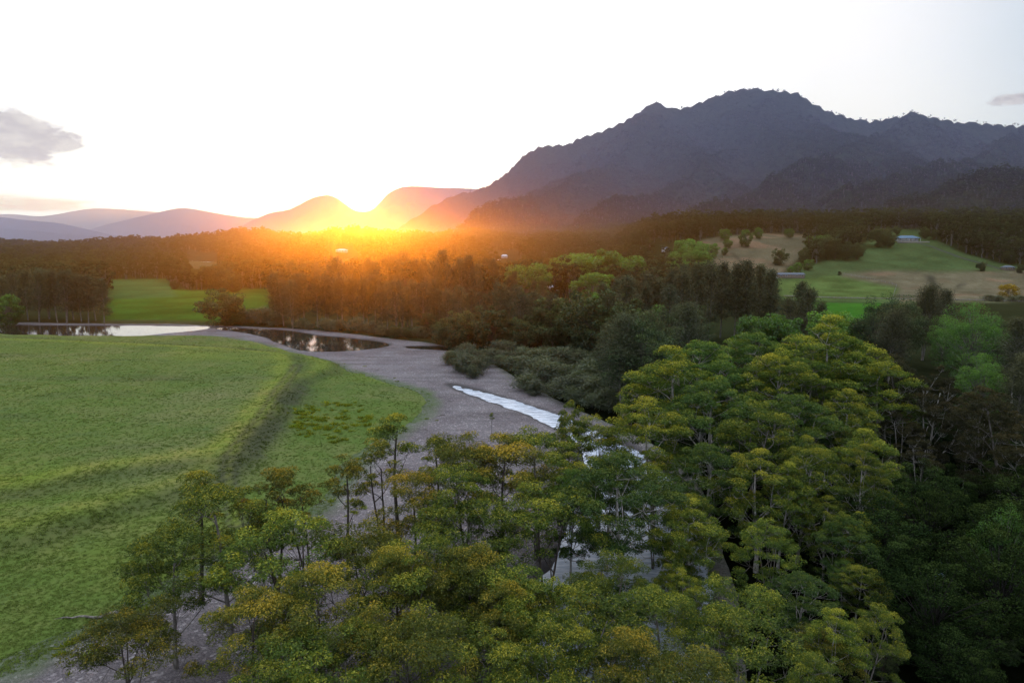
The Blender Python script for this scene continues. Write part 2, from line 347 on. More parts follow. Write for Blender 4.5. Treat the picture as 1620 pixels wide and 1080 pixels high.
def paint(v):
    px, py = proj(v); x, y = v[:, 0], v[:, 1]
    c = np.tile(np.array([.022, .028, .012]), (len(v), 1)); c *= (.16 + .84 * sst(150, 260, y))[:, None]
    jx = px + 6 * fbm(x / 18, y / 18, 71); jy = py + 4 * fbm(x / 18, y / 18, 72)
    n = fbm(x / 30, y / 30, 73)[:, None]; n2 = fbm(x / 9, y / 9, 74)[:, None]
    def put(poly, col, feather=3.0):
        w = sst(-feather, feather, sdist(jx, jy, poly))[:, None] * (y > 300)[:, None]
        c[:] = c * (1 - w) + np.clip(col, .005, 1) * w
    g1 = np.array([.040, .100, .014]); gp = np.array([.060, .092, .034]); br = np.array([.135, .115, .070]); rd = np.array([.20, .125, .078])
    put(F1, g1 * (1 + .9 * n))
    put(np.array([(160, 441), (265, 441), (280, 470), (165, 473)], float), np.array([.045, .11, .03]) * (1 + .5 * n), 2)
    put(np.array([(165, 505), (340, 508), (340, 514), (165, 514)], float), np.array([.05, .06, .025]), 2)
    put(C3, np.array([.09, .08, .035]) + 0 * n, 6); put(C4, np.array([.10, .09, .03]) + 0 * n, 6)
    put(P2, br * .9 + .25 * n * br + (rd - br) * sst(-.05, .22, n + .5 * n2), 4)
    put(P1, gp * (1 + .7 * n + .4 * n2), 3)
    brown = np.array([(1330, 432), (1380, 428), (1500, 430), (1640, 427), (1640, 476), (1420, 478), (1422, 456), (1330, 440)], float)
    put(brown, br * (1 + .8 * n2) + (rd - br) * sst(.02, .25, n), 5)
    for gl in ([(1462, 434), (1478, 437), (1488, 458), (1476, 455)], [(1515, 452), (1530, 446), (1528, 450), (1512, 458)], [(1395, 462), (1430, 466), (1470, 470), (1400, 468)], [(1150, 395), (1165, 405), (1200, 432), (1186, 428)]):
        put(np.array(gl, float), np.array([.05, .05, .035]) + 0 * n, 3)
    put(np.array([(1225, 444), (1320, 436), (1418, 455), (1410, 474), (1240, 474)], float), np.array([.085, .125, .035]) * (1 + .9 * n2), 5)
    put(np.array([(1225, 444), (1245, 428), (1310, 426), (1320, 434), (1250, 438)], float), gp * (1 + .6 * n), 3)
    put(F2, np.array([.04, .13, .016]) * (1 + .5 * n), 2)
    return c
def colattr(c): return ('POINT', 'FLOAT_COLOR', np.concatenate([c, np.ones((len(c), 1))], 1).astype(np.float32))

# ------------------------------------------------------------------ ground sheets
v, f = grid(np.arange(-900, 901, 4.0), np.concatenate([np.arange(-120, 520, 4.0), np.arange(520, 1001, 4.0)]), low_h)
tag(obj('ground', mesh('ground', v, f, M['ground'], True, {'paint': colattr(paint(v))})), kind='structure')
v, f = grid(np.arange(-2700, 3301, 15.0), np.arange(1000, 3901, 15.0), lambda x, y: low_h(x, y))
tag(obj('mountain', mesh('mountain', v, f, M['hill'], True)), kind='structure')
v, f = grid(np.arange(-2700, -899, 30.0), np.arange(-120, 1001, 30.0), lambda x, y: low_h(x, y))
tag(obj('valley_floor', mesh('valley_floor', v, f, M['hill'], True)), kind='structure')
v, f = grid(np.arange(900, 3301, 30.0), np.arange(-120, 1001, 30.0), lambda x, y: low_h(x, y))
tag(obj('valley_floor', mesh('valley_floor', v, f, M['hill'], True)), kind='structure')
v, f = grid(np.arange(-16000, 16001, 400.0), np.arange(3900, 20001, 400.0), lambda x, y: 0 * x - 8)
tag(obj('plain', mesh('plain', v, f, M['hill'], True)), kind='structure')

xs = np.arange(-330, 121, .9); ys = np.concatenate([np.arange(30, 140, .7), np.arange(140, 380, 1.1)])
v, f = grid(xs, ys, gravel_h)
wet = np.zeros(len(v)); grn = np.zeros(len(v))
for w in WATERS: wet = np.maximum(wet, sst(-2.2, -.3, sdist(v[:, 0], v[:, 1], w)))
sm = sdist(v[:, 0] + 5 * fbm(v[:, 0] / 6, v[:, 1] / 6, 81), v[:, 1] + 5 * fbm(v[:, 0] / 6, v[:, 1] / 6, 82), MEADOW)
grn = np.maximum(sst(-5, -.5, sm) * .75, sst(5, 0, sdist(v[:, 0], v[:, 1], CORR)) * .4) * (.6 + 1.2 * np.clip(fbm(v[:, 0] / 2.5, v[:, 1] / 2.5, 83) + .3, 0, 1))
keep = (sdist(v[:, 0], v[:, 1], CORR) > -6) & (sdist(v[:, 0], v[:, 1], MEADOW) < 12)
fk = keep[f].any(1)
tag(obj('gravel_bar', mesh('gravel_bar', v, f[fk], M['gravel'], True, {'wet': ('POINT', 'FLOAT', wet.astype(np.float32)), 'green': ('POINT', 'FLOAT', np.clip(grn, 0, 1).astype(np.float32))})), kind='structure')

xs = np.arange(-420, 30, .9); ys = np.concatenate([np.arange(35, 150, .65), np.arange(150, 380, 1.0)])
v, f = grid(xs, ys, meadow_h)
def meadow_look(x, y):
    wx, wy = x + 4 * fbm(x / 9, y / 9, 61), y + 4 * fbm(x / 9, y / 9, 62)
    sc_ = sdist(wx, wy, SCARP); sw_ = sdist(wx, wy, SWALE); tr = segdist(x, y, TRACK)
    wear_shade = .42 * np.exp(-((sc_ + .2) / 2.3) ** 2) * (.6 + .9 * np.clip(fbm(x / 3, y / 3, 91) + .4, 0, 1)) + .65 * np.exp(-((sw_ + 2) / 3.0) ** 2) * (.7 + fbm(x / 12, y / 12, 92))  # scarp and swale shade painted into the grass colour, plus coarser grass there
    wear_shade = wear_shade + .75 * np.clip(fbm(x / 26, y / 11, 93) * 1.8 - .10, 0, 1) + .95 * np.exp(-((tr - 1.0) / .5) ** 2)
    lift = .9 * np.exp(-((sw_ - 2.8) / 3.0) ** 2) + .6 * np.exp(-((sc_ - 4.5) / 2.6) ** 2) + np.clip(fbm(x / 50, y / 30, 94) * 1.8, 0, .7) + .6 * np.exp(-(tr / .45) ** 2)  # light on scarp and swale crests painted in; random patches and track middle too
    return np.clip(wear_shade, 0, .95), np.clip(lift, 0, 1)
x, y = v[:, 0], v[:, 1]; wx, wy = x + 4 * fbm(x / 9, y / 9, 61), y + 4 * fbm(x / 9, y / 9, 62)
wear_shade, lift = meadow_look(x, y)
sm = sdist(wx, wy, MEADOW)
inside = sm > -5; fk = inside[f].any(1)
meadow = tag(obj('meadow', mesh('meadow', v, f[fk], M['meadow'], True, {'wear_shade': ('POINT', 'FLOAT', np.clip(wear_shade, 0, .9).astype(np.float32)), 'lift': ('POINT', 'FLOAT', np.clip(lift, 0, 1).astype(np.float32))})), kind='structure')

def water(name, poly, mat, z=-.28, grow=3.0, riffle_glint=False):
    x0, y0 = poly.min(0) - grow; x1, y1 = poly.max(0) + grow
    st = 1.0 if not riffle_glint else .8
    v, f = grid(np.arange(x0, x1 + st, st), np.arange(max(y0, 30), y1 + st, st), lambda x, y: np.full(np.shape(x), z))
    k = sdist(v[:, 0], v[:, 1], poly) > -grow
    at = {}
    if riffle_glint: at = {'riffle_glint': ('POINT', 'FLOAT', (.7 + .3 * sst(105, 135, v[:, 1])).astype(np.float32))}  # near reach whitened in place of sky reflection; upstream is real riffle
    tag(obj(name, mesh(name, v, f[k[f].all(1)], mat, True, at)), kind='structure')
water('river_water', W_LEFT, M['still']); water('pool_water', W_POOL, M['still']); water('channel_water', W_SIDE, M['still']); water('stream_water', W_STREAM, M['stream'], riffle_glint=True)

# far ranges: each a ridge with a long front slope
def far_range(name, pts, depth, run, seed, rough=1.0):
    line = ridge([(a, b, depth) for a, b in pts]); n = 260
    L = smooth_poly(line, 2, False); t = np.linspace(0, 1, n)
    d = np.concatenate([[0], np.cumsum(np.linalg.norm(np.diff(L, axis=0), axis=1))]); d /= d[-1]
    C = np.stack([np.interp(t, d, L[:, k]) for k in range(3)], -1)
    rows = []
    s = np.concatenate([np.linspace(-.35, 0, 6), np.linspace(0, 1, 40)[1:]])
    for q in s:
        p = C.copy(); p[:, 1] -= q * run
        fall = (1 - abs(q)) ** 1.35 if q >= 0 else (1 + q * 2.2)
        n_ = fbm(p[:, 0] / (run * .22), p[:, 1] / (run * .22) + seed, seed, 5)
        p[:, 2] = -20 + (C[:, 2] + 20) * fall * (1 - .55 * abs(min(1, abs(q) * 3)) * np.abs(n_)) + rough * 6 * fbm(p[:, 0] / 35, p[:, 1] / 35, seed + 4, 3)
        rows.append(p)
    v = np.concatenate(rows); tag(obj(name, mesh(name, v, gridfaces(n, len(s)), M['hill'], True)), kind='structure')
far_range('hill', [(380, 362), (395, 350), (415, 342), (430, 336), (455, 333), (470, 326), (490, 315), (505, 310), (522, 308), (540, 318), (556, 331), (570, 336), (588, 334), (600, 322), (615, 305), (632, 297), (650, 294.5), (690, 297), (715, 297.5), (760, 299), (830, 310), (900, 330)], 7000, 1800, 201)
far_range('distant_range', [(100, 378), (150, 360), (190, 350), (230, 341), (262, 333), (290, 328), (320, 333), (350, 339), (385, 344), (430, 350), (520, 356)], 9500, 2200, 211)
far_range('distant_range', [(-300, 352), (-60, 345), (0, 338), (30, 339), (60, 343), (90, 339), (120, 333), (150, 329), (190, 331), (230, 334), (300, 340), (400, 345), (600, 350)], 13500, 2600, 221)
far_range('distant_range', [(-300, 330), (-80, 338), (0, 343), (30, 347), (60, 350), (95, 353), (130, 361), (165, 369), (200, 376), (240, 382)], 6900, 1600, 231)
far_range('distant_range', [(-300, 352), (-40, 356), (0, 362), (50, 365), (100, 370), (150, 373), (220, 379)], 6200, 1200, 241)

# ------------------------------------------------------------------ tree shapes
def leaves(c, axis, l, w, rg):
    n = len(c); axis = axis / (np.linalg.norm(axis, axis=1, keepdims=True) + 1e-9)
    r = rg.normal(size=(n, 3)); s = np.cross(axis, r); s /= np.linalg.norm(s, axis=1, keepdims=True) + 1e-9
    l = np.broadcast_to(l, (n,))[:, None] / 2; w = np.broadcast_to(w, (n,))[:, None] / 2
    v = np.stack([c - axis * l, c + s * w, c + axis * l, c - s * w], 1).reshape(-1, 3)
    return v, np.arange(n * 4).reshape(n, 4)
def crown_mesh(name, c, axis, l, w, tint, mat, rg):
    v, f = leaves(c, axis, l, w, rg)
    return mesh(name, v, f, mat, False, {'tint': ('FACE', 'FLOAT', np.clip(tint, 0, 1).astype(np.float32))})
def bez(a, b, c, n=6):
    t = np.linspace(0, 1, n)[:, None]; return (1 - t) ** 2 * a + 2 * t * (1 - t) * b + t * t * c
def gum(seed, H, R, ncl, nleaf, leafmat, bark, cb=.42, tipw=.5, cr=1.45, lsz=.30, stems=1, flat=.68):
    rg = np.random.default_rng(seed); tubes = []
    lean = rg.normal(0, .05 * H, 2)
    def trunk_at(z, s=0):
        t = max(z / H, 0.0); off = np.array([math.cos(s * 2.4 + seed), math.sin(s * 2.4 + seed)]) * (R * .38 * t if stems > 1 else 0)
        wob = np.array([math.sin(t * 5 + seed + s), math.cos(t * 4 + seed * 2 + s)]) * .018 * H * t
        return np.array([*(lean * t ** 1.4 + off + wob), z])
    cl = []
    tries = 0
    while len(cl) < ncl and tries < 6000:
        tries += 1
        th = rg.uniform(0, 2 * math.pi); r = R * math.sqrt(rg.uniform(0, 1)) * (1 + .15 * math.sin(3 * th + seed))
        zt = H * (1 - .34 * (r / R) ** 2)
        z = zt - abs(rg.normal(0, .05)) * H if rg.uniform() < .62 else H * cb + rg.uniform() * (zt - H * cb)
        if z < H * cb: continue
        p = np.array([r * math.cos(th), r * math.sin(th), z]); p[:2] += lean * (z / H) ** 1.4
        if all(np.linalg.norm((p - q) * (1, 1, 1.5)) > cr * 1.15 for q in cl): cl.append(p)
    cl = np.array(cl)
    for s in range(stems):
        zz = np.linspace(-.5, H * .82, 12); rad = H * .0125 / math.sqrt(stems) * (1 - .8 * np.clip(zz / H, 0, 1)); rad[0:2] *= 1.35
        tubes.append(tube([trunk_at(z, s) for z in zz], rad, 7))
    nl = max(5, ncl // 5); idx = [int(rg.integers(len(cl)))]
    while len(idx) < min(nl, len(cl)):
        d = np.min([np.linalg.norm(cl - cl[i], axis=1) for i in idx], 0); idx.append(int(d.argmax()))
    own = np.argmin([np.linalg.norm(cl - cl[i], axis=1) for i in idx], 0)
    C, A, L, T = [], [], [], []
    for k in range(len(idx)):
        grp = cl[own == k]
        if not len(grp): continue
        c = grp.mean(0); s = k % stems
        hd = np.linalg.norm(c[:2] - trunk_at(c[2], s)[:2])
        za = np.clip(c[2] - 1.25 * hd - 1.5, .22 * H, .8 * H); a = trunk_at(za, s)
        e = a + (c - a) * .72; e[2] = max(e[2] - .6, za + .5)
        mid = a + (e - a) * .45; mid[2] += rg.uniform(-.05, .12) * H * .3; mid[:2] += rg.normal(0, .03 * H, 2)
        lim = bez(a, mid, e, 7); r0 = H * .0048 * (1 - .4 * za / H)
        tubes.append(tube(lim, np.linspace(r0, r0 * .45, 7), 5))
        for p in grp:
            j = lim[np.argmin(np.linalg.norm(lim - (p - (0, 0, 1.6)), axis=1))]
            b = p - np.array([0, 0, .55]); m = j + (b - j) * .5 + rg.normal(0, .25, 3); m[2] -= .2
            tubes.append(tube(bez(j, m, b, 5), np.linspace(r0 * .42, r0 * .2, 5), 4))
            rx = cr * rg.uniform(.55, 1.35); rz = rx * flat * rg.uniform(.8, 1.25)
            for q in range(7):
                th = rg.uniform(0, 6.28); tip = p + np.array([math.cos(th) * rx * .6, math.sin(th) * rx * .6, rz * .35])
                tubes.append(tube(np.stack([b, (b + tip) / 2 - (0, 0, .08), tip]), [r0 * .18, r0 * .13, .008], 3))
            n = int(nleaf * rg.uniform(.55, 1.25) * (rx / cr) ** 2)
            # a few lobes inside the clump
            lob = rg.normal(size=(6, 3)); lob[:, 2] = np.abs(lob[:, 2]); lob /= np.linalg.norm(lob, axis=1, keepdims=True)
            lob = p + lob * (rx * .62, rx * .62, rz * .7)
            li = rg.integers(6, size=n)
            d = rg.normal(size=(n, 3)); d[:, 2] = np.abs(d[:, 2]) * .9 - .25; d /= np.linalg.norm(d, axis=1, keepdims=True)
            rr = rg.uniform(.45, 1.0, n) ** .6
            pos = lob[li] + d * rr[:, None] * (rx * .5, rx * .5, rz * .62)
            C.append(pos); ax = d * (1, 1, .3) + rg.normal(0, .5, (n, 3)); ax[:, 2] -= .55; A.append(ax)
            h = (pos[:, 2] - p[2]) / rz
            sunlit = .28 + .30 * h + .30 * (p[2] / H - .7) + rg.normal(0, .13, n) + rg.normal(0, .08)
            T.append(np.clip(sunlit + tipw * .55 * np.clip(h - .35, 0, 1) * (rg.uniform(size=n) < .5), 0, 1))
    C = np.concatenate(C); A = np.concatenate(A); T = np.concatenate(T); n = len(C)
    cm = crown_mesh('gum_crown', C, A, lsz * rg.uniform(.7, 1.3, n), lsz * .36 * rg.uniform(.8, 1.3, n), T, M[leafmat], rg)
    tv, tf = merge(tubes)
    return mesh('gum_trunk', tv, tf, M[bark], True), cm, H
def feather(seed, H, R, nbr, nlf, leafmat, bark, cb=.2, top=1.0, lsz=1.3, lw=.16, stems=1, droop=.8):
    """upright fine-leaved tree: rising boughs ending in drooping sprays"""
    rg = np.random.default_rng(seed); tubes = []; C, A, T = [], [], []
    lean = rg.normal(0, .03 * H, 2)
    def at(z, s=0):
        t = z / H; return np.array([lean[0] * t + math.sin(t * 4 + seed + s) * .012 * H + (math.cos(s * 2.2) * .25 * R * t if stems > 1 else 0), lean[1] * t + math.cos(t * 3 + seed) * .012 * H + (math.sin(s * 2.2) * .25 * R * t if stems > 1 else 0), z])
    for s in range(stems):
        zz = np.linspace(-.5, H * .97, 9); tubes.append(tube([at(z, s) for z in zz], H * .011 * (1 - .93 * np.clip(zz / H, 0, 1)), 6))
    for k in range(nbr):
        u = rg.uniform(); z = H * (cb + (1 - cb) * u ** .85)
        prof = (math.sin(math.pi * min(1, (.18 + .82 * u)) ** .8) * .85 + .18) * (1 - .25 * u) * rg.uniform(.6, 1.15)
        th = rg.uniform(0, 6.28); r = R * prof; a = at(z * .93, k % stems)
        e = np.array([a[0] + math.cos(th) * r, a[1] + math.sin(th) * r, min(z + r * rg.uniform(.1, .6), H * 1.02)])
        tubes.append(tube(np.stack([a, (a + e) / 2 + (0, 0, .1 * r), e]), [H * .0026, H * .0018, .01], 3))
        n = int(nlf * rg.uniform(.6, 1.4))
        t = rg.uniform(.25, 1.1, n)[:, None]; sp_ = R * .2
        pos = a + (e - a) * t + rg.normal(0, sp_, (n, 3)) * (1, 1, .6)
        ax = (e - a) / (np.linalg.norm(e - a) + .01) * .5 + rg.normal(0, .45, (n, 3)); ax[:, 2] -= droop * rg.uniform(.2, 1, n)
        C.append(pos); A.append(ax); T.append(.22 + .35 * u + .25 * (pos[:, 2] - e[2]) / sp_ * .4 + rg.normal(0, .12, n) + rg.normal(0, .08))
    C = np.concatenate(C); A = np.concatenate(A); T = np.concatenate(T); n = len(C)
    cm = crown_mesh('feather_crown', C, A, lsz * rg.uniform(.6, 1.3, n), lw * rg.uniform(.8, 1.4, n), T, M[leafmat], rg)
    tv, tf = merge(tubes); return mesh('feather_trunk', tv, tf, M[bark], True), cm, H
def dome(seed, H, R, ncl, nlf, leafmat, bark, cb=.18, lsz=.6, shell=.72, rag=.35):
    """broad leafy tree: lumpy crown of leaf clumps with gaps"""
    rg = np.random.default_rng(seed); tubes = []; C, A, T = [], [], []
    zc = H * (cb + (1 - cb) * .47); rz = H * (1 - cb) * .53
    cl = rg.normal(size=(ncl, 3)); cl /= np.linalg.norm(cl, axis=1, keepdims=True)
    cl *= (rg.uniform(shell, 1.0, ncl) * (1 + rag * rg.normal(0, .35, ncl)))[:, None]
    cl = np.array([0, 0, zc]) + cl * (R, R, rz); cl[:, 2] = np.clip(cl[:, 2], H * cb * .7, H)
    zz = np.linspace(-.5, H * .6, 6); tubes.append(tube([np.array([.02 * H * math.sin(z), .02 * H * math.cos(z * 1.3), z]) for z in zz], H * .022 * (1 - .7 * np.clip(zz / H, 0, 1)), 7))
    for p in cl:
        za = np.clip(p[2] * .45, .1 * H, .58 * H); a = np.array([.02 * H * math.sin(za), .02 * H * math.cos(za * 1.3), za]); tubes.append(tube(bez(a, (a + p) / 2 + (0, 0, .05 * H), p, 4), np.linspace(H * .007, .02, 4), 4))
        rr = R * rg.uniform(.2, .36); n = int(nlf * rg.uniform(.7, 1.3)); d = rg.normal(size=(n, 3)); d /= np.linalg.norm(d, axis=1, keepdims=True)
        pos = p + d * (rg.uniform(.35, 1, n) ** .5)[:, None] * (rr, rr, rr * .75)
        C.append(pos); A.append(d * .4 + rg.normal(0, .6, (n, 3)) - (0, 0, .3))
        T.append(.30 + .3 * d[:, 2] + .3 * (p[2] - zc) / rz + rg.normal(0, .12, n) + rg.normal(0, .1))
    C = np.concatenate(C); A = np.concatenate(A); T = np.concatenate(T); n = len(C)
    cm = crown_mesh('dome_crown', C, A, lsz * rg.uniform(.6, 1.3, n), lsz * .5 * rg.uniform(.7, 1.3, n), T, M[leafmat], rg)
    tv, tf = merge(tubes); return mesh('dome_trunk', tv, tf, M[bark], True), cm, H

V = {}
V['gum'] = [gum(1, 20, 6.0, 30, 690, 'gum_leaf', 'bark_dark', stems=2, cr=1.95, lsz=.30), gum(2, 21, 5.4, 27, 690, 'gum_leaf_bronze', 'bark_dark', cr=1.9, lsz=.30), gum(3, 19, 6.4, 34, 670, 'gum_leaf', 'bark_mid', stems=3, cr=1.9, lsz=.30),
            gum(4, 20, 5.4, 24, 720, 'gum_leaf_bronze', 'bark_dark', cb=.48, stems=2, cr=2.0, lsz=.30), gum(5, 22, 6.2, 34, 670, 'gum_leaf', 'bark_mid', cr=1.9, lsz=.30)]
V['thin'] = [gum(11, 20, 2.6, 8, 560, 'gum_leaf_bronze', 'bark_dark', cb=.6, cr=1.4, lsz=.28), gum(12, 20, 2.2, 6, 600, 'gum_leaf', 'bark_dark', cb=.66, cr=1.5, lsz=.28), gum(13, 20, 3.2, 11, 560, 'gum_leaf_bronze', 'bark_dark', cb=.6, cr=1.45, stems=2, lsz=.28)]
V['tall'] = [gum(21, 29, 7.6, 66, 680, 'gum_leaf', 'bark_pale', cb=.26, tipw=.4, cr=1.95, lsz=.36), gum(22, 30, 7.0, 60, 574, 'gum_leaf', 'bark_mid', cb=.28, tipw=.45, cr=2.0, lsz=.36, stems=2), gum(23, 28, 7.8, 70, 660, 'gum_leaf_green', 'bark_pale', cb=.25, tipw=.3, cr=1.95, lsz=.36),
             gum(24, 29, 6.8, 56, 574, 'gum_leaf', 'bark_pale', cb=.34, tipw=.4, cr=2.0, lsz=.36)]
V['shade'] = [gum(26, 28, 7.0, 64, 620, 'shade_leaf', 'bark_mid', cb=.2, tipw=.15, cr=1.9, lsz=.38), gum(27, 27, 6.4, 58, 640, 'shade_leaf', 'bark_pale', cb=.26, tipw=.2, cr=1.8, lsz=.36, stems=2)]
V['casuarina'] = [feather(31 + k, 27, r, 130, 34, 'casuarina_leaf', 'bark_mid', cb=c, stems=s) for k, (r, c, s) in enumerate([(4.6, .2, 1), (4.0, .26, 1), (5.2, .16, 2), (3.6, .3, 1), (4.9, .22, 2)])]
V['round'] = [dome(41 + k, 12, r, 62, 110, 'bright_leaf', 'bark_mid', cb=.12, lsz=.62) for k, r in enumerate([5.2, 5.8, 4.6])]
V['dark'] = [dome(51 + k, 16, r, 74, 130, 'dark_leaf', 'bark_dark', cb=.1, lsz=.7, rag=.6) for k, r in enumerate([6.2, 7.0, 5.4])]
V['rainforest'] = [dome(61, 20, 6.5, 110, 170, 'bright_leaf', 'bark_mid', cb=.12, lsz=.34, rag=.5)]
V['darkhd'] = [feather(71, 24, 5.2, 190, 95, 'casuarina_leaf', 'bark_mid', cb=.22, lsz=.65, lw=.09, stems=2), feather(72, 24, 4.6, 170, 95, 'casuarina_leaf', 'bark_pale', cb=.3, lsz=.6, lw=.09), dome(73, 20, 6.0, 90, 180, 'dark_leaf', 'bark_dark', cb=.15, lsz=.36, rag=.6)]
V['deep'] = [dome(75, 20, 6.4, 90, 190, 'deep_shade_leaf', 'bark_black', cb=.12, lsz=.36, rag=.8), dome(76, 20, 5.6, 80, 190, 'deep_shade_leaf', 'bark_black', cb=.2, lsz=.34, rag=1.0)]
V['forest'] = [dome(81 + k, 24, r, 16, 26, 'forest_leaf', 'bark_dark' if k % 2 else 'bark_forest', cb=c, lsz=2.0, rag=.6) for k, (r, c) in enumerate([(5.2, .38), (6.2, .33), (4.4, .45), (5.6, .28)])]
V['shrub'] = [feather(91 + k, 4.2, r, 60, 26, 'shrub_leaf', 'bark_mid', cb=.05, lsz=.9, lw=.10, stems=3, droop=.35) for k, r in enumerate([2.4, 2.9, 2.0])]
V['yellow'] = [dome(95, 7, 5.2, 40, 70, 'yellow_leaf', 'bark_mid', cb=.08, lsz=.6)]
V['blossom'] = [dome(96, 12, 5, 34, 50, 'blossom', 'bark_mid', cb=.2, lsz=.8)]
for k, lst in V.items():
    for a, b, _ in lst: a.name = k + '_trunk'; b.name = k + '_crown'

ALL = []                                     # (root, px, group key)
def plant(kind, name, x, y, H, var=None, wide=1.0, z=None, rot=None):
    lst = V[kind]; tr_, cr_, h0 = lst[int(rng.integers(len(lst))) if var is None else var]
    r = bpy.data.objects.new(name, None); COL.objects.link(r); r.empty_display_size = .5
    z = float(top_h(np.array(x), np.array(y))) if z is None else z
    s = H / h0; r.location = (x, y, z - .1); r.scale = (s * wide, s * wide, s); r.rotation_euler = (0, 0, rng.uniform(0, 6.28) if rot is None else rot)
    obj('trunk', tr_, r); obj('crown', cr_, r); return r
def plant_top(kind, name, px, py, Y, **k):   # its top shows at that direction, standing Y metres out
    p = P(px, py, Y); g = float(top_h(np.array(p[0]), np.array(p[1])))
    return plant(kind, name, float(p[0]), float(p[1]), max(2.0, float(p[2]) - g), z=g, **k)
ORD = 'first second third fourth fifth sixth seventh eighth ninth tenth eleventh twelfth thirteenth fourteenth fifteenth sixteenth seventeenth eighteenth nineteenth twentieth'.split()
def row(items, desc, where, cat, group):
    """items: roots of one stand; labelled by their order across it"""
    it = sorted(items, key=lambda o: proj(np.array(o.matrix_basis.translation))[0] if False else proj(np.array(o.location))[0])
    for i, o in enumerate(it):
        d = desc[i] if isinstance(desc, list) else desc
        if len(it) == 1: lab = f'{d} {where}'
        elif i == 0: lab = f'{d}, leftmost {where}'
        elif i == len(it) - 1: lab = f'{d}, rightmost {where}'
        else: lab = f'{d}, {ORD[i]} from left {where}'
        tag(o, lab, cat, group)
def mass(items, label, cat, group):
    for o in items: tag(o, label, cat, group)

# --- foreground gums
def gums(kind, name, lst, desc, where, group):
    row([plant_top(kind, name, a, b, c, **{'wide': float(rng.uniform(1.12, 1.45)), **(d[0] if d else {})}) for a, b, c, *d in lst], desc, where, 'gum tree', group)
gums('gum', 'gum_tree', [(200, 968, 51), (262, 838, 60), (352, 772, 66), (455, 812, 61), (395, 940, 51), (500, 905, 53)], 'bushy bronze-tipped gum', 'of the six beside the meadow edge', 'bronze gums beside the meadow edge')
gums('thin', 'gum_tree', [(305, 742, 72), (428, 738, 72), (487, 752, 71)], 'thin sapling gum with small flat crown', 'of three against the meadow', 'thin gums against the meadow')
gums('thin', 'gum_tree', [(545, 722, 77), (600, 692, 82), (625, 650, 87), (690, 690, 86)], 'slender gum with umbrella tufts', 'of four rising over the gravel bar', 'slender gums over the gravel bar')
gums('gum', 'gum_tree', [(655, 752, 73), (735, 690, 83), (795, 695, 81), (715, 745, 74), (850, 688, 83), (765, 792, 68), (865, 765, 71)], 'golden-tipped gum with open umbrella crown', 'of the seven before the gravel', 'open gums before the gravel')
gums('gum', 'gum_tree', [(575, 830, 62), (640, 880, 56), (740, 872, 58), (800, 905, 56), (560, 985, 48), (660, 975, 48), (760, 1005, 47), (890, 960, 51), (450, 1010, 47)], 'low dense olive gum', 'in the lowest thicket along the bottom', 'low gums in the bottom thicket')
gums('tall', 'gum_tree', [(905, 640, 95, {'var': 1, 'wide': .7}), (950, 664, 94), (985, 718, 74, {'var': 2}), (905, 740, 78, {'wide': .8}), (1040, 640, 92)], 'tall green gum with pale limbs', 'of five beside the stream', 'tall gums beside the stream')
gums('tall', 'gum_tree', [(1075, 556, 110), (1115, 540, 114), (1190, 525, 120), (1225, 560, 110), (1270, 538, 114), (1302, 510, 117), (1350, 545, 116), (1400, 560, 113)], 'tall golden-tufted gum', 'along the grove top', 'tall gums along the grove top')
gums('tall', 'gum_tree', [(1130, 602, 100), (1180, 640, 92), (1250, 622, 98), (1330, 622, 101), (1120, 700, 84), (1290, 698, 86), (1372, 682, 93), (1395, 775, 85)], 'broad dark green gum', 'in the middle rank of the grove', 'gums in the middle of the grove')
gums('tall', 'gum_tree', [(1205, 722, 79, {'var': 3}), (1310, 792, 76), (1225, 825, 69), (1100, 802, 70), (950, 880, 61), (1360, 890, 67), (1270, 905, 62)], 'leafy gum on pale smooth trunk', 'in the front rank of the grove', 'gums in the front of the grove')
gums('gum', 'gum_tree', [(1050, 932, 56), (1150, 905, 60), (1000, 1010, 47), (1180, 1000, 50), (1300, 995, 54), (1095, 1030, 46)], 'short green gum with dense crown', 'in the shade at the grove foot', 'short gums at the grove foot')
rg = np.random.default_rng(41); fill = []
for i in range(22):
    a = rg.uniform(930, 1400); b = rg.uniform(690, 1040); fill.append(plant_top('tall', 'gum_tree', a, b, float(np.interp(b, [650, 1040], [88, 50])) + rg.uniform(-4, 4), wide=rg.uniform(.85, 1.1)))
mass(fill, 'one of the crowded green gums filling the grove', 'gum tree', 'gums filling the grove')
fill = []
for i in range(12):
    a = rg.uniform(330, 900); b = rg.uniform(830, 1020); fill.append(plant_top('gum', 'gum_tree', a, b, float(np.interp(b, [800, 1040], [64, 47])) + rg.uniform(-3, 3)))
mass(fill, 'crowded olive gum filling the thicket along the gravel', 'gum tree', 'olive gums filling the thicket')
# --- dark trees at the right edge
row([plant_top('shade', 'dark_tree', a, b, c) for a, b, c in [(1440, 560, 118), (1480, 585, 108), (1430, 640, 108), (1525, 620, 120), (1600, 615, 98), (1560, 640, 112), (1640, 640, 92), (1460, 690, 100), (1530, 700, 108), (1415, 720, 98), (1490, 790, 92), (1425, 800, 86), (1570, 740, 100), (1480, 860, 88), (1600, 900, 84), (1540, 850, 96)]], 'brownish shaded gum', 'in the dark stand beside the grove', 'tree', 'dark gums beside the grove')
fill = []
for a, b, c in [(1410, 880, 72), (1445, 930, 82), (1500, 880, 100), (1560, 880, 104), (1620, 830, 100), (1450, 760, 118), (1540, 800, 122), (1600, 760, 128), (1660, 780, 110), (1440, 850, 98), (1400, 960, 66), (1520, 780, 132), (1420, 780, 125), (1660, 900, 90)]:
    fill.append(plant_top('deep', 'dark_tree', a, b, c, wide=1.25))
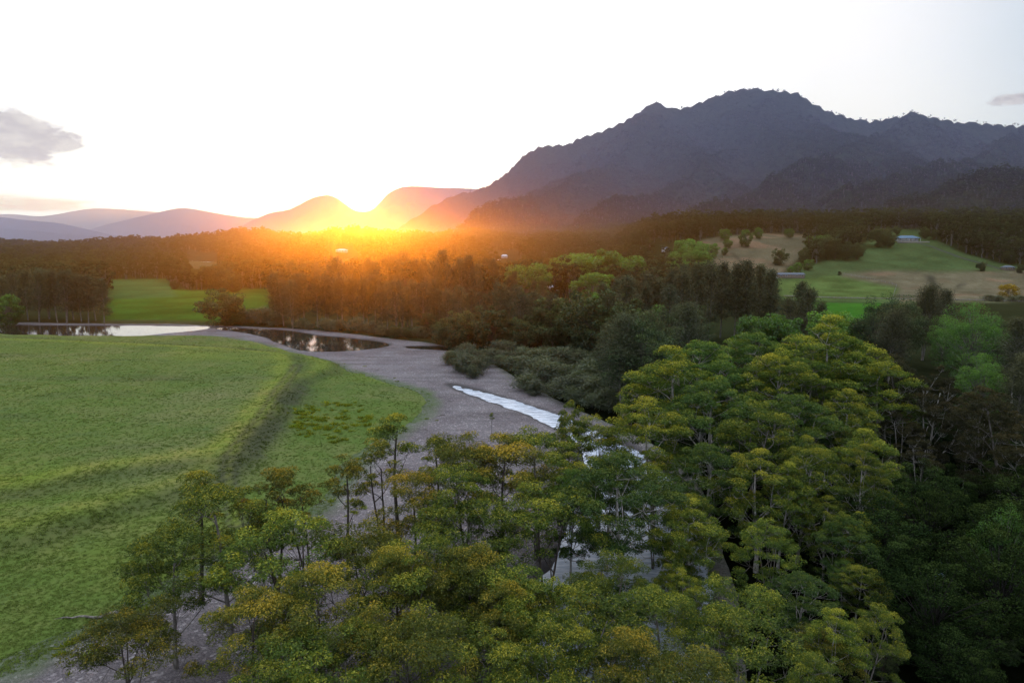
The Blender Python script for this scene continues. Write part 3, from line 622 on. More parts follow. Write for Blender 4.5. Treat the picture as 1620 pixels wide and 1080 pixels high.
for i in range(34):
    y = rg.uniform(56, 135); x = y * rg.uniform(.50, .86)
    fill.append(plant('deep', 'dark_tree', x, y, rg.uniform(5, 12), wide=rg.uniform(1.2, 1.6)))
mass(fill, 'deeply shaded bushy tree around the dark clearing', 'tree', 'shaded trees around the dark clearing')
row([plant_top('rainforest', 'rainforest_tree', 1592, 805, 72, wide=.8)], 'glossy bright green tree with ragged leafy sprays', 'overhanging the dark clearing', 'tree', None)
row([plant_top('darkhd', 'dark_tree', a, b, c, var=2, wide=1.1) for a, b, c in [(1400, 1020, 58), (1600, 1010, 60)]], 'low dark shrub-like tree', 'of two over the shadowed clearing', 'tree', 'dark low trees at the clearing')
sh = []
for i in range(150):
    x = rg.uniform(34, 130); y = rg.uniform(48, 150)
    if sdist(np.array(x), np.array(y), CORR) > -1.5 or (82 < y < 90 and .62 < x / y < .72): continue
    sh.append(plant('deep', 'undergrowth_shrub', x, y, rg.uniform(2.0, 6), wide=rg.uniform(1.1, 1.7)))
mass(sh, 'dark low shrub under the gums of the bank', 'shrub', 'dark undergrowth beneath the grove')
# --- bright trees behind the grove
row([plant_top('rainforest', 'broadleaf_tree', a, b, c, wide=w) for a, b, c, w in [(1545, 482, 190, 1.0), (1555, 560, 150, .9), (1500, 500, 215, .8)]], 'rounded bright green tree', 'of three beyond the dark stand', 'tree', 'bright trees beyond the dark stand')
row([plant_top('round', 'broadleaf_tree', a, b, c) for a, b, c in [(1205, 495, 230), (1240, 500, 225), (1318, 490, 240), (1340, 505, 225)]], 'small vivid green tree', 'of four showing over the grove', 'tree', 'vivid trees over the grove')
row([plant_top('darkhd', 'dark_tree', a, b, c, var=v_) for a, b, c, v_ in [(1390, 472, 215, 2), (1430, 468, 225, 2), (1470, 452, 235, 0), (1500, 460, 240, 1), (1415, 490, 190, 0), (1585, 500, 210, 2), (1615, 505, 170, 1), (1620, 560, 140, 0)]], 'dark bushy tree', 'below the brown paddock', 'tree', 'dark trees below the brown paddock')
row([plant_top('casuarina', 'casuarina', a, b, c) for a, b, c in [(1065, 428, 285), (1085, 420, 290), (1105, 418, 280), (1125, 414, 285), (1145, 417, 295), (1165, 415, 285), (1185, 414, 280), (1205, 420, 290), (1222, 428, 280), (1270, 446, 270), (1285, 456, 262), (1250, 470, 262), (1300, 478, 250)]], 'tall near-black casuarina', 'in the dark clump below the shed', 'casuarina', 'dark casuarinas below the shed')
# --- left stand
row([plant_top('casuarina', 'casuarina', a, b, c, wide=1.1) for a, b, c in [(2, 440, 362), (20, 432, 372), (38, 428, 366), (55, 426, 360), (70, 428, 372), (84, 427, 362), (98, 428, 356), (110, 431, 370), (122, 434, 362), (134, 436, 356), (146, 438, 366), (160, 442, 352)]], 'tall bare-trunked casuarina', 'in the stand beyond the river', 'casuarina', 'casuarinas beyond the river')
row([plant_top('round', 'broadleaf_tree', 8, 468, 348)], 'small bright green tree', 'at the left end of the river stand', 'tree', None)
row([plant_top('dark', 'broadleaf_tree', 352, 461, 345, var=1, wide=1.35)], 'lone dark rounded tree', 'on the bank where river meets gravel', 'tree', None)
row([plant_top('dark', 'broadleaf_tree', a, b, c) for a, b, c in [(312, 424, 640), (326, 420, 660), (340, 416, 640), (354, 424, 620), (366, 432, 600), (275, 444, 640)]], 'dark full-crowned tree', 'in the clump on the far green field', 'tree', 'dark trees on the far field')
row([plant_top('shrub', 'shrub', a, b, c, wide=1.5) for a, b, c in [(390, 492, 352), (408, 490, 350), (424, 488, 348), (438, 496, 342)]], 'dark riverside shrub', 'right of the lone dark tree', 'shrub', 'shrubs by the lone dark tree')
# --- the dense far bank
def spread_trees(kind, name, n, xs_, top, Ys, var=None, wide=1.0, seed=0, gap=10):
    rg = np.random.default_rng(seed); out = []
    for i in range(n):
        px = xs_[0] + (xs_[1] - xs_[0]) * (i + rg.uniform(.1, .9)) / n
        Y = rg.uniform(*Ys(px)); py = top(px) + rg.uniform(-gap, gap)
        for hx, hy in HS:
            if abs(px - hx) < 9 + 4.5 * F / Y: py = max(py, hy + 5)
        out.append(plant_top(kind, name, px, py, Y, var=var, wide=wide * rg.uniform(.9, 1.15)))
    return out
L_ = lambda a, b: (lambda px: np.interp(px, a, b))
row(spread_trees('casuarina', 'casuarina', 14, (428, 600), L_([420, 600], [438, 440]), lambda px: (338 + (px - 428) * -.05, 345 + (px - 428) * -.02), seed=1, gap=9), 'feathery brown-lit casuarina', 'in the row behind the dark pool', 'casuarina', 'casuarinas behind the dark pool')
mass(spread_trees('casuarina', 'casuarina', 34, (440, 860), L_([440, 600, 720, 860], [424, 408, 410, 436]), lambda px: (400, 520), seed=2, gap=12), 'hazy casuarina deep in the dense far bank wood', 'casuarina', 'casuarinas deep in the far bank wood')
mass(spread_trees('casuarina', 'casuarina', 26, (600, 860), L_([600, 700, 860], [446, 452, 462]), lambda px: (np.interp(px, [600, 860], [305, 262]), np.interp(px, [600, 860], [345, 320])), seed=3, gap=14), 'dull green casuarina along the wooded bank right of the pool', 'casuarina', 'casuarinas along the wooded bank')
mass(spread_trees('dark', 'broadleaf_tree', 26, (600, 1010), L_([600, 700, 860, 1010], [505, 505, 490, 470]), lambda px: (np.interp(px, [600, 700, 860, 1010], [300, 262, 235, 215]), np.interp(px, [600, 860, 1010], [312, 270, 260])), seed=4, gap=16), 'dark bushy tree at the water side of the far bank', 'tree', 'bushy trees at the far bank foot')
mass(spread_trees('casuarina', 'casuarina', 16, (860, 1080), L_([860, 1080], [470, 440]), lambda px: (225, 300), seed=5, gap=20), 'dark casuarina above the grey thicket', 'casuarina', 'casuarinas above the grey thicket')
mass(spread_trees('darkhd', 'dark_tree', 14, (960, 1100), L_([960, 1100], [520, 500]), lambda px: (150, 215), seed=6, gap=20), 'dark feathery tree between the thicket and the grove', 'tree', 'feathery trees by the thicket')
row([plant_top('round', 'broadleaf_tree', a, b, c, wide=1.15) for a, b, c in [(832, 416, 470), (905, 400, 590), (920, 402, 540), (958, 398, 560), (985, 402, 560), (938, 428, 420), (968, 462, 300), (990, 478, 290), (1030, 482, 270)]], 'rounded lime green tree', 'scattered through the central wood', 'tree', 'lime green trees in the central wood')
row([plant_top('round', 'broadleaf_tree', a, b, c) for a, b, c in [(1092, 375, 690), (1098, 385, 660), (1108, 398, 640), (1080, 396, 640), (1082, 412, 600), (1112, 412, 600)]], 'lime green tree', 'in the line down the brown hill edge', 'tree', 'lime trees beside the brown hill')
# --- paddock trees
def pad(kind, lst, desc, where, group, cat='tree', name='paddock_tree', wide=1.0):
    row([plant_base(kind, name, a, b, h, wide) for a, b, h in lst], desc, where, cat, group)
def march(px, py):
    d = ray(px, py); t = np.linspace(80, 2600, 1600); p = d[None] * t[:, None] + (0, 0, CAMZ)
    h = top_h(p[:, 0], p[:, 1]); k = np.argmax(p[:, 2] < h); return p[k if k else -1]
def plant_base(kind, name, px, py, hpx, wide):
    p = march(px, py); return plant(kind, name, float(p[0]), float(p[1]), float(hpx / F * p[1]), wide=wide, z=float(top_h(p[0], p[1])))
pad('round', [(1125, 407, 22), (1147, 381, 19), (1151, 393, 14), (1180, 391, 26), (1200, 378, 17), (1248, 377, 15), (1146, 404, 12)], 'small round green tree', 'dotted over the brown hill', 'round trees on the brown hill')
pad('dark', [(1234, 420, 25), (1272, 415, 22), (1290, 412, 30), (1305, 408, 34), (1320, 412, 34), (1340, 412, 28), (1355, 412, 26)], 'rounded dark green tree', 'in the gully left of the green paddock', 'trees in the paddock gully', wide=1.0)
pad('round', [(1282, 396, 22), (1300, 398, 26), (1315, 402, 24), (1262, 432, 16), (1278, 428, 18), (1250, 434, 12)], 'bright green tree', 'among dark ones above the shed', 'bright trees above the shed')
pad('dark', [(1388, 391, 30), (1404, 392, 28), (1462, 378, 18), (1478, 380, 16), (1418, 372, 14)], 'dark shade tree', 'around the blue-roofed house', 'shade trees around the house')
pad('dark', [(1552, 429, 14), (1596, 418, 22), (1614, 432, 14), (1328, 436, 7)], 'lone dark bush', 'standing on open paddock grass', 'lone bushes on the paddock', cat='bush', name='bush')
pad('yellow', [(1595, 470, 19)], 'mustard yellow rounded bush', 'beside the paddock road', None, cat='bush', name='bush')
pad('shrub', [(1565, 476, 9), (1580, 477, 9), (1600, 477, 8), (1614, 477, 9)], 'low dark hedge bush', 'below the mustard yellow bush', 'hedge bushes by the road', cat='bush', name='bush', wide=2.0)
pad('blossom', [(932, 396, 18), (1027, 394, 12)], 'pale pinkish blossoming tree', 'of two in the far wood', 'pale blossoming trees', wide=.7)
# --- willow thicket on the gravel
rg = np.random.default_rng(12); sh = []
TH = np.array([(706, 574), (722, 556), (780, 556), (860, 560), (960, 575), (1010, 600), (1010, 648), (960, 655), (900, 640), (850, 625), (800, 606), (745, 598)], float)
while len(sh) < 120:
    a, b = rg.uniform(700, 1015), rg.uniform(555, 656)
    if not inpoly(np.array(a), np.array(b), TH): continue
    p = G(a, b, .3); sh.append(plant('shrub', 'thicket_shrub', float(p[0]), float(p[1]), rg.uniform(3.0, 6.0), wide=rg.uniform(1.0, 1.5)))
mass(sh, 'grey-green wispy shrub in the thicket beside the gravel bar', 'shrub', 'shrubs of the gravel thicket')
sh = []
for i in range(16):
    a = 480 + i * 16; p = G(a + rg.uniform(-6, 6), 519 + (a - 480) * .085 + rg.uniform(-3, 1), .5); sh.append(plant('shrub', 'bank_shrub', float(p[0]), float(p[1]), rg.uniform(3, 6), wide=1.3))
mass(sh, 'low brownish shrub at the foot of the trees behind the pool', 'shrub', 'shrubs behind the pool')

# ------------------------------------------------------------------ uncountable forest and grass: instanced
def gn_scatter(name, pts, idx, rot, scl, variants, extra=None):
    me = mesh(name, pts, np.zeros((0, 3), int), None, False, {'rot': ('POINT', 'FLOAT', rot.astype(np.float32)), 'scl': ('POINT', 'FLOAT_VECTOR', scl.astype(np.float32)), 'idx': ('POINT', 'INT', idx.astype(np.int32)), **{q: ('POINT', 'FLOAT', np.asarray(e_, np.float32)) for q, e_ in (extra or {}).items()}})
    o = obj(name, me); t = bpy.data.node_groups.new(name, 'GeometryNodeTree')
    t.interface.new_socket('Geometry', in_out='INPUT', socket_type='NodeSocketGeometry'); t.interface.new_socket('Geometry', in_out='OUTPUT', socket_type='NodeSocketGeometry')
    N = t.nodes.new; l = t.links.new; gi, go = N('NodeGroupInput'), N('NodeGroupOutput')
    ip = N('GeometryNodeInstanceOnPoints'); jn = N('GeometryNodeJoinGeometry')
    for objs in variants:
        j = N('GeometryNodeJoinGeometry')
        for ob in objs:
            oi = N('GeometryNodeObjectInfo'); oi.inputs['Object'].default_value = ob; oi.inputs['As Instance'].default_value = False; l(oi.outputs['Geometry'], j.inputs[0])
        g = N('GeometryNodeGeometryToInstance'); l(j.outputs[0], g.inputs[0]); l(g.outputs[0], jn.inputs[0])
    def na(nm, typ):
        a = N('GeometryNodeInputNamedAttribute'); a.data_type = typ; a.inputs['Name'].default_value = nm; return a.outputs['Attribute']
    l(gi.outputs[0], ip.inputs['Points']); l(jn.outputs[0], ip.inputs['Instance']); ip.inputs['Pick Instance'].default_value = True
    l(na('idx', 'INT'), ip.inputs['Instance Index']); cx = N('ShaderNodeCombineXYZ'); l(na('rot', 'FLOAT'), cx.inputs[2]); l(cx.outputs[0], ip.inputs['Rotation']); l(na('scl', 'FLOAT_VECTOR'), ip.inputs['Scale'])
    l(ip.outputs[0], go.inputs[0]); m = o.modifiers.new('scatter', 'NODES'); m.node_group = t
    return tag(o, kind='stuff')
# forest-edge individuals (they are also the shapes the far wood repeats)
edge = []
def forest_pts(n, y0, y1, seed):
    rg = np.random.default_rng(seed); y = np.sqrt(rg.uniform(y0 ** 2, y1 ** 2, n)); x = rg.uniform(-.86, .86, n) * y
    return x, y
def ok_pts(x, y, H):
    z = low_h(x, y); good = np.ones(len(x), bool)
    for fr in (0, .5, 1.0):
        px, py = proj(np.stack([x, y, z + H * fr], -1))
        for c in CLEAR: good &= ~inpoly(px, py, c)
    return good, z
ex, ey = forest_pts(900, 620, 900, 5); g, ez = ok_pts(ex, ey, np.full(len(ex), 26.0))
ex, ey, ez = ex[g], ey[g], ez[g]
px, py = proj(np.stack([ex, ey, ez + 24], -1)); sel = (px > -20) & (px < 1640) & ~((px > 430) & (px < 700) & (ey < 700))
ex, ey, ez = ex[sel][:120], ey[sel][:120], ez[sel][:120]
for i, (x, y, z) in enumerate(zip(ex, ey, ez)): edge.append(plant('forest', 'forest_tree', float(x), float(y), float(rng.uniform(20, 30)), var=i % 4, z=float(z)))
mass(edge, 'pale-trunked forest gum at the near edge of the hill wood', 'forest tree', 'gums at the near edge of the hill wood')
protos = [[c for c in edge[k].children] for k in range(4)]
def forest(name, n, y0, y1, seed, hlo, hhi, sink=0.0, wd=1.0):
    rg = np.random.default_rng(seed + 1); x, y = forest_pts(n, y0, y1, seed); H = hlo + (hhi - hlo) * rg.uniform(size=n) ** 1.4 * (1 + .9 * fbm(x / 45, y / 45, 141))
    g, z = ok_pts(x, y, H); 
    if y0 < 640: g &= ~((y < 560) & (x > 130)) | (rg.uniform(size=n) < .25)
    near = segdist(x, y, MAIN); g &= ~((near < 90) & (rg.uniform(size=n) < .5)); H = H * np.where(near < 90, .72, 1)
    x, y, z, H = x[g], y[g], z[g], H[g]
    s = H / 24; return gn_scatter(name, np.stack([x, y, z - .5 - sink * H], -1), rg.integers(0, 4, len(x)), rg.uniform(0, 6.28, len(x)), np.stack([wd * s * rg.uniform(.9, 1.25, len(x)), wd * s * rg.uniform(.9, 1.25, len(x)), s], -1), protos)
forest('valley_forest', 9500, 470, 1050, 101, 16, 28)
forest('ridge_forest', 22000, 1050, 1900, 111, 14, 23, .2, 1.1)
forest('mountain_forest', 52000, 1900, 3500, 121, 10, 17, .46, 1.5)

# grass tufts on the meadow
def tuft(seed, n=12):
    rg = np.random.default_rng(seed); c = np.zeros((n, 3)); c[:, :2] = rg.normal(0, .16, (n, 2)); h = rg.uniform(.14, .4, n); c[:, 2] = h / 2
    ax = np.stack([rg.normal(0, .5, n), rg.normal(0, .5, n), np.ones(n)], -1)
    return mesh('tuft', *leaves(c, ax, h * 1.25, .07, rg), M['tuft'], False, {'tint': ('FACE', 'FLOAT', rg.uniform(.1, .8, n).astype(np.float32))})
def tuft_mat():
    nt = NT('tuft_blade'); t = nt.attr('tint')
    def ia(nm): return nt.n('ShaderNodeAttribute', attribute_name=nm, attribute_type='INSTANCER').outputs['Fac']
    c = nt.mix(t, (.100, .150, .032), (.128, .168, .040)); c = nt.mix(ia('wear_shade'), c, nt.mix(1.0, c, (.58, .52, .62), 'MULTIPLY')); c = nt.mix(ia('lift'), c, nt.mix(1.0, c, (1.28, 1.20, 1.0), 'MULTIPLY'))  # tufts repeat the slope shade and crest light painted on the meadow
    d = nt.n('ShaderNodeBsdfDiffuse'); tr = nt.n('ShaderNodeBsdfTranslucent'); nt.l(c, d.inputs[0]); nt.l(c, tr.inputs[0])
    mx = nt.n('ShaderNodeMixShader'); mx.inputs[0].default_value = .4; nt.l(d.outputs[0], mx.inputs[1]); nt.l(tr.outputs[0], mx.inputs[2]); nt.l(mx.outputs[0], nt.out.inputs[0]); return nt.m
M['tuft'] = tuft_mat()
M['tussock'] = leaf_mat('tussock_blade', (.06, .11, .012), (.12, .17, .018), (.22, .24, .03), .35, 0, .2)
rg = np.random.default_rng(77)
tuss_me = []
for k in range(3):
    n = 60; c = np.zeros((n, 3)); c[:, :2] = rg.normal(0, .3, (n, 2)); h = rg.uniform(.25, .6, n); c[:, 2] = h / 2 - .04
    ax = np.concatenate([c[:, :2] * 1.6 + rg.normal(0, .3, (n, 2)), np.ones((n, 1))], 1)
    tuss_me.append(mesh('tussock', *leaves(c, ax, h * 1.2, .1, rg), M['tussock'], False, {'tint': ('FACE', 'FLOAT', rg.uniform(.2, 1, n).astype(np.float32))}))
tus = []
while len(tus) < 90:
    a, b = rg.uniform(455, 590), rg.uniform(632, 692)
    if ((a - 525) / 62) ** 2 + ((b - 660) / 29) ** 2 > 1 + .6 * rg.uniform(-1, 1): continue
    p = G(a, b, 2.2); o = obj('grass_tussock', tuss_me[len(tus) % 3], None, (p[0], p[1], float(meadow_h(p[0], p[1])) - .02)); s = rg.uniform(.7, 1.7); o.scale = (s * 1.3, s, s * .8); o.rotation_euler = (0, 0, rg.uniform(0, 6.28)); tus.append(o)
mass(tus, 'yellow-green tussock in the cluster on the lower meadow', 'tussock', 'tussocks on the lower meadow')
st = []
while len(st) < 70:
    a, b = rg.uniform(20, 720), rg.uniform(560, 1070); p = G(a, b, .2); q = float(sdist(np.array(p[0]), np.array(p[1]), MEADOW))
    if not (-7 < q < -.5): continue
    o = obj('grass_tussock', tuss_me[len(st) % 3], None, (p[0], p[1], float(top_h(p[0], p[1])) - .02)); k_ = rg.uniform(.5, 1.3); o.scale = (k_ * 1.4, k_, k_ * .7); o.rotation_euler = (0, 0, rg.uniform(0, 6.28)); st.append(o)
mass(st, 'small stray tussock on the gravel along the meadow edge', 'tussock', 'stray tussocks on the gravel edge')
p = G(778, 690, 0); row([plant('thin', 'sapling', float(p[0]), float(p[1]), 5.0, var=1)], 'thin dark sapling', 'standing alone on open gravel', 'sapling', None)
tobjs = [obj('grass', tuft(k), None, (float(q[0]), float(q[1]), float(meadow_h(q[0], q[1])))) for k, q in enumerate([G(220, 880, 2), G(150, 900, 2), G(120, 700, 4)])]
for o in tobjs: tag(o, kind='stuff')
n = 230000; d = 52 + 248 * rg.uniform(size=n) ** 1.6; x = rg.uniform(-.82, .02, n) * d; 
s_ = sdist(x, d, MEADOW); k = (s_ > -2.0 + 2 * rg.uniform(size=n)); x, d = x[k][:36000], d[k][:36000]
z = np.maximum(meadow_h(x, d), gravel_h(x, d)); n = len(x)
sz = rg.uniform(.6, 1.1, n) * (1 + .9 * np.clip(fbm(x / 5, d / 5, 131) * 2, 0, 1)); sz *= 1 + .35 * np.exp(-(sdist(x, d, SCARP) / 3) ** 2)
gn_scatter('grass', np.stack([x, d, z - .02], -1), rg.integers(0, 3, n), rg.uniform(0, 6.28, n), np.stack([sz * 1.2, sz * 1.2, sz * .36], -1), [[o] for o in tobjs], dict(zip(('wear_shade', 'lift'), meadow_look(x, d))))

# ------------------------------------------------------------------ buildings and small things
M['wall_w'] = diffuse_mat('painted_boards', lambda nt: nt.mix(nt.noise(2, 3), (.36, .35, .33), (.48, .46, .44)))
M['wall_b'] = diffuse_mat('brown_boards', lambda nt: nt.mix(nt.noise(2, 3), (.12, .09, .07), (.2, .16, .13)))
M['roof_blue'] = diffuse_mat('blue_grey_tin', lambda nt: nt.mix(nt.noise(.8, 3), (.07, .12, .17), (.12, .19, .25)), rough=.8, spec=.05)
M['roof_pale'] = diffuse_mat('pale_tin', lambda nt: nt.mix(nt.noise(.8, 3), (.42, .46, .52), (.60, .64, .70)), rough=.7, spec=.1)
M['roof_grey'] = diffuse_mat('grey_tin', lambda nt: nt.mix(nt.noise(.8, 3), (.07, .085, .10), (.13, .15, .17)), rough=.8, spec=.05)
M['glass'] = diffuse_mat('dark_glass', (.02, .025, .03), rough=.1, spec=.6)
M['white'] = diffuse_mat('white_paint', (.75, .75, .74), rough=.4)
M['timber'] = diffuse_mat('grey_timber', lambda nt: nt.mix(nt.noise(3, 3), (.14, .13, .11), (.26, .24, .21)))
M['dirt'] = diffuse_mat('dirt_track', lambda nt: nt.mix(nt.noise(.4, 4), (.10, .085, .07), (.17, .15, .125)), spec=0)
M['track'] = diffuse_mat('dark_driveway', lambda nt: nt.mix(nt.noise(.4, 4), (.04, .045, .04), (.07, .07, .065)), spec=0)
M['sheet'] = diffuse_mat('blue_sheet', (.22, .33, .42), rough=.5)
M['tyre'] = diffuse_mat('tyre_rubber', (.02, .02, .02))
def hip(w, d, z0, h, ov, inset):
    a, b = w / 2 + ov, d / 2 + ov; i = a - inset
    v = np.array([(-a, -b, z0), (a, -b, z0), (a, b, z0), (-a, b, z0), (-i, 0, z0 + h), (i, 0, z0 + h), (-a, -b, z0 - .18), (a, -b, z0 - .18), (a, b, z0 - .18), (-a, b, z0 - .18)], float)
    return v, np.array([(0, 1, 5, 4), (2, 3, 4, 5), (1, 2, 5, 5), (3, 0, 4, 4), (6, 7, 1, 0), (7, 8, 2, 1), (8, 9, 3, 2), (9, 6, 0, 3), (9, 8, 7, 6)])
def trimesh(name, v, f, mat):
    me = bpy.data.meshes.new(name); me.from_pydata([tuple(p) for p in v], [], [tuple(dict.fromkeys(int(i) for i in q)) for q in f]); me.update(); me.materials.append(mat); return me
def house(px, py, w, d, wall, roof, label, name='house', rot=0.0, wh=2.8, rh=2.2, inset=None, veranda=False, group=None, nwin=4, loc=None):
    p = march(px, py) if loc is None else np.array(loc); r = bpy.data.objects.new(name, None); COL.objects.link(r)
    r.location = (p[0], p[1], float(top_h(p[0], p[1])) + .2); r.rotation_euler = (0, 0, rot); tag(r, label, 'house' if name == 'house' else name.replace('_', ' '), group)
    obj('wall', mesh('wall', *box(-w / 2, w / 2, -d / 2, d / 2, -2.5, wh), M[wall]), r)
    obj('roof', trimesh('roof', *hip(w, d, wh + .05, rh, 1.9 if veranda else .5, (w * .3 if inset is None else inset)), M[roof]), r)
    for i in range(nwin):
        x = -w / 2 + w * (i + .5) / nwin
        if i == nwin // 2: obj('door', mesh('door', *box(x - .5, x + .5, -d / 2 - .05, -d / 2 - .003, 0, 2.1), M['wall_b']), r)
        else:
            fr = obj('window', mesh('window', *box(x - .75, x + .75, -d / 2 - .06, -d / 2 - .003, .9, 2.2), M['white']), r)
            obj('pane', mesh('pane', *box(x - .65, x + .65, -d / 2 - .09, -d / 2 - .063, 1.0, 2.1), M['glass']), fr)
    if veranda:
        for i in range(7):
            x = -w / 2 - 1.6 + (w + 3.2) * i / 6; obj('veranda_post', mesh('veranda_post', *box(x - .08, x + .08, -d / 2 - 1.7, -d / 2 - 1.54, -1.2, wh - .1), M['white']), r)
        obj('veranda_floor', mesh('veranda_floor', *box(-w / 2 - 1.8, w / 2 + 1.8, -d / 2 - 1.9, -d / 2 - .01, -.4, -.1), M['timber']), r)
        obj('retaining_wall', mesh('retaining_wall', *box(-w / 2 - 3, w / 2 + 10, -d / 2 - 5.2, -d / 2 - 4.9, -3, -1.0), M['timber']), r)
    return r
house(1434, 381, 22, 9, 'wall_w', 'roof_blue', 'blue-roofed farmhouse with veranda at the top of the green paddock', veranda=True, rh=3.0, rot=-.08)
house(1250, 439, 24, 8, 'wall_b', 'roof_grey', 'long low dark-roofed shed at the foot of the paddock', 'shed', rot=-.06, wh=2.6, rh=1.6, inset=.5, nwin=5)
house(1594, 427, 10, 6, 'wall_b', 'roof_grey', 'small grey hut at the edge of the paddock by the forest', 'hut', rh=1.8, wh=2.4, nwin=3)
def roof_at(px, py, Y, *a, **k): return house(px, py + 3, *a, **k)
roof_at(880, 456, 330, 13, 8, 'wall_w', 'roof_pale', 'pale-roofed house half hidden in the central wood', rot=.4, rh=1.9, wh=3)
roof_at(541, 396, 900, 17, 8, 'wall_w', 'roof_pale', 'long white house on the hillside below the setting sun', rh=1.8, wh=2.8)
roof_at(798, 405, 640, 9, 7, 'wall_w', 'roof_pale', 'small white house peeping through the hazy wood', rh=1.8, wh=2.8)
roof_at(1053, 394, 680, 8, 6, 'wall_w', 'roof_grey', 'small white cottage left of the lime green trees', rh=1.6, wh=2.8, nwin=3)

def ground_strip(name, pts, width, mat, lift=.12):
    L = smooth_poly(np.array(pts, float), 3, False); t = np.gradient(L, axis=0); t /= np.linalg.norm(t, axis=1, keepdims=True); nrm = np.stack([-t[:, 1], t[:, 0]], -1)
    cols = [L + nrm * s * width / 2 for s in (-1, -.33, .33, 1)]; v = np.stack(cols, 1).reshape(-1, 2); z = top_h(v[:, 0], v[:, 1]) + lift
    tag(obj(name, mesh(name, np.column_stack([v, z]), gridfaces(4, len(L)), mat, True)), kind='structure')
mp = lambda pts: [tuple(march(a, b)[:2]) for a, b in pts]
ground_strip('driveway', mp([(1452, 385), (1475, 391), (1500, 401), (1530, 411), (1560, 419), (1590, 428)]), 3.2, M['track'], .3)
rl = mp([(1240, 468), (1300, 471), (1360, 472), (1420, 473), (1480, 474), (1540, 475), (1625, 478)])
ground_strip('road', rl, 5, M['dirt'], .35)
def fence(pts, label, n):
    L = smooth_poly(np.array(pts, float), 2, False); d = np.concatenate([[0], np.cumsum(np.linalg.norm(np.diff(L, axis=0), axis=1))]); s = np.linspace(0, d[-1], n)
    q = np.stack([np.interp(s, d, L[:, 0]), np.interp(s, d, L[:, 1])], -1); z = top_h(q[:, 0], q[:, 1])
    r = bpy.data.objects.new('fence', None); COL.objects.link(r); r.location = (q[0, 0], q[0, 1], z[0]); tag(r, label, 'fence')
    pm = mesh('post', *box(-.11, .11, -.11, .11, -.4, 1.35), M['timber'])
    rel = np.column_stack([q, z]) - np.array([q[0, 0], q[0, 1], z[0]])
    for p in rel: obj('post', pm, r, tuple(p))
    for h in (.55, 1.15): obj('rail', mesh('rail', *tube(rel + (0, 0, h), .05, 4), M['timber']), r)
fence(mp([(1330, 433), (1365, 440), (1400, 447), (1418, 452)]), 'post and rail fence running down across the brown paddock', 16)
fence(mp([(1418, 453), (1416, 460), (1413, 470)]), 'short post and rail fence down to the paddock road', 8)
fence([(a, b - 6) for a, b in rl], 'long roadside fence below the paddock', 40)
# white car by the shed
def car(px, py):
    p = march(px, py); r = bpy.data.objects.new('parked_car', None); COL.objects.link(r); r.location = (p[0], p[1], float(top_h(p[0], p[1])) + .1); r.rotation_euler = (0, 0, .5); tag(r, 'white car parked at the left end of the long shed', 'car')
    v, f = box(-2.2, 2.2, -.88, .88, .35, .95); c, g = box(-1.2, 1.3, -.8, .8, .953, 1.5); c[4:, 0] *= .75; c[4:, 1] *= .9
    obj('body', mesh('body', *merge([(v, f), (c, g)]), M['white']), r)
    for sx in (-1, 1): obj('window', mesh('window', *box(-.8, .85, sx * .80 - .012, sx * .80 + .012, 1.05, 1.38), M['glass']), r)
    for x in (-1.4, 1.4):
        for y in (-.85, .85):
            a = np.linspace(0, 6.283, 13)[:-1]; w = np.array([[x + .33 * math.cos(t), y + s, .33 + .33 * math.sin(t)] for s in (-.1, .1) for t in a]); i = np.arange(12); j = (i + 1) % 12
            obj('wheel', mesh('wheel', w, np.stack([i, j, j + 12, i + 12], -1), M['tyre']), r)
car(1227, 441)
# driftwood on the meadow edge
r = bpy.data.objects.new('driftwood_log', None); COL.objects.link(r); p0 = G(112, 978, .8); p1 = G(190, 966, .8); r.location = (p0[0], p0[1], float(top_h(p0[0], p0[1])))
tag(r, 'bleached driftwood log lying at the meadow edge by the gravel', 'driftwood'); d = (p1 - p0); n_ = np.linspace(0, 1, 9)[:, None]
L = d * n_ + np.array([0, 0, .22]) + np.column_stack([.12 * np.sin(n_[:, 0] * 7), .2 * np.cos(n_[:, 0] * 5), .12 * np.sin(n_[:, 0] * 9)])
for i, q in enumerate(L): q[2] += float(top_h(p0[0] + q[0], p0[1] + q[1])) - r.location.z
obj('log', mesh('log', *tube(L, np.linspace(.09, .2, 9), 7), M['dead_wood'], True), r)
for s in (1, -1):
    e = L[0] + np.array([-1.3, -.5 * s - .4, .25 * s + .1]); obj('branch', mesh('branch', *tube(np.stack([L[0], (L[0] + e) / 2 + (0, 0, .15), e]), [.08, .06, .02], 5), M['dead_wood'], True), r)
e = L[-1] + np.array([.6, .3, 1.5]); obj('branch', mesh('branch', *tube(np.stack([L[-1] + (0, 0, .1), (L[-1] + e) / 2, e]), [.09, .07, .02], 5), M['dead_wood'], True), r)
rg = np.random.default_rng(99); dr = []
sm_ = [mesh('driftwood', *tube(np.array([[-1.2, .1 * k, .06], [-.4, 0, .12], [.5, .08, .09], [1.3, -.15 + .1 * k, .14]]), [.05, .09, .08, .03], 6), M['dead_wood'], True) for k in range(3)]
while len(dr) < 14:
    a, b = rg.uniform(560, 760), rg.uniform(575, 720); p = G(a, b, .2); x, y = np.array(p[0]), np.array(p[1])
    if sdist(x, y, MEADOW) > -4 or min(float(-sdist(x, y, w_)) for w_ in WATERS) < 3: continue
    o = obj('driftwood', sm_[len(dr) % 3], None, (p[0], p[1], float(top_h(x, y)))); k_ = rg.uniform(.5, 1.1); o.scale = (k_,) * 3; o.rotation_euler = (0, 0, rg.uniform(0, 6.28)); dr.append(o)
mass(dr, 'short grey stick of flood driftwood stranded on open gravel', 'driftwood', 'driftwood sticks on the gravel')
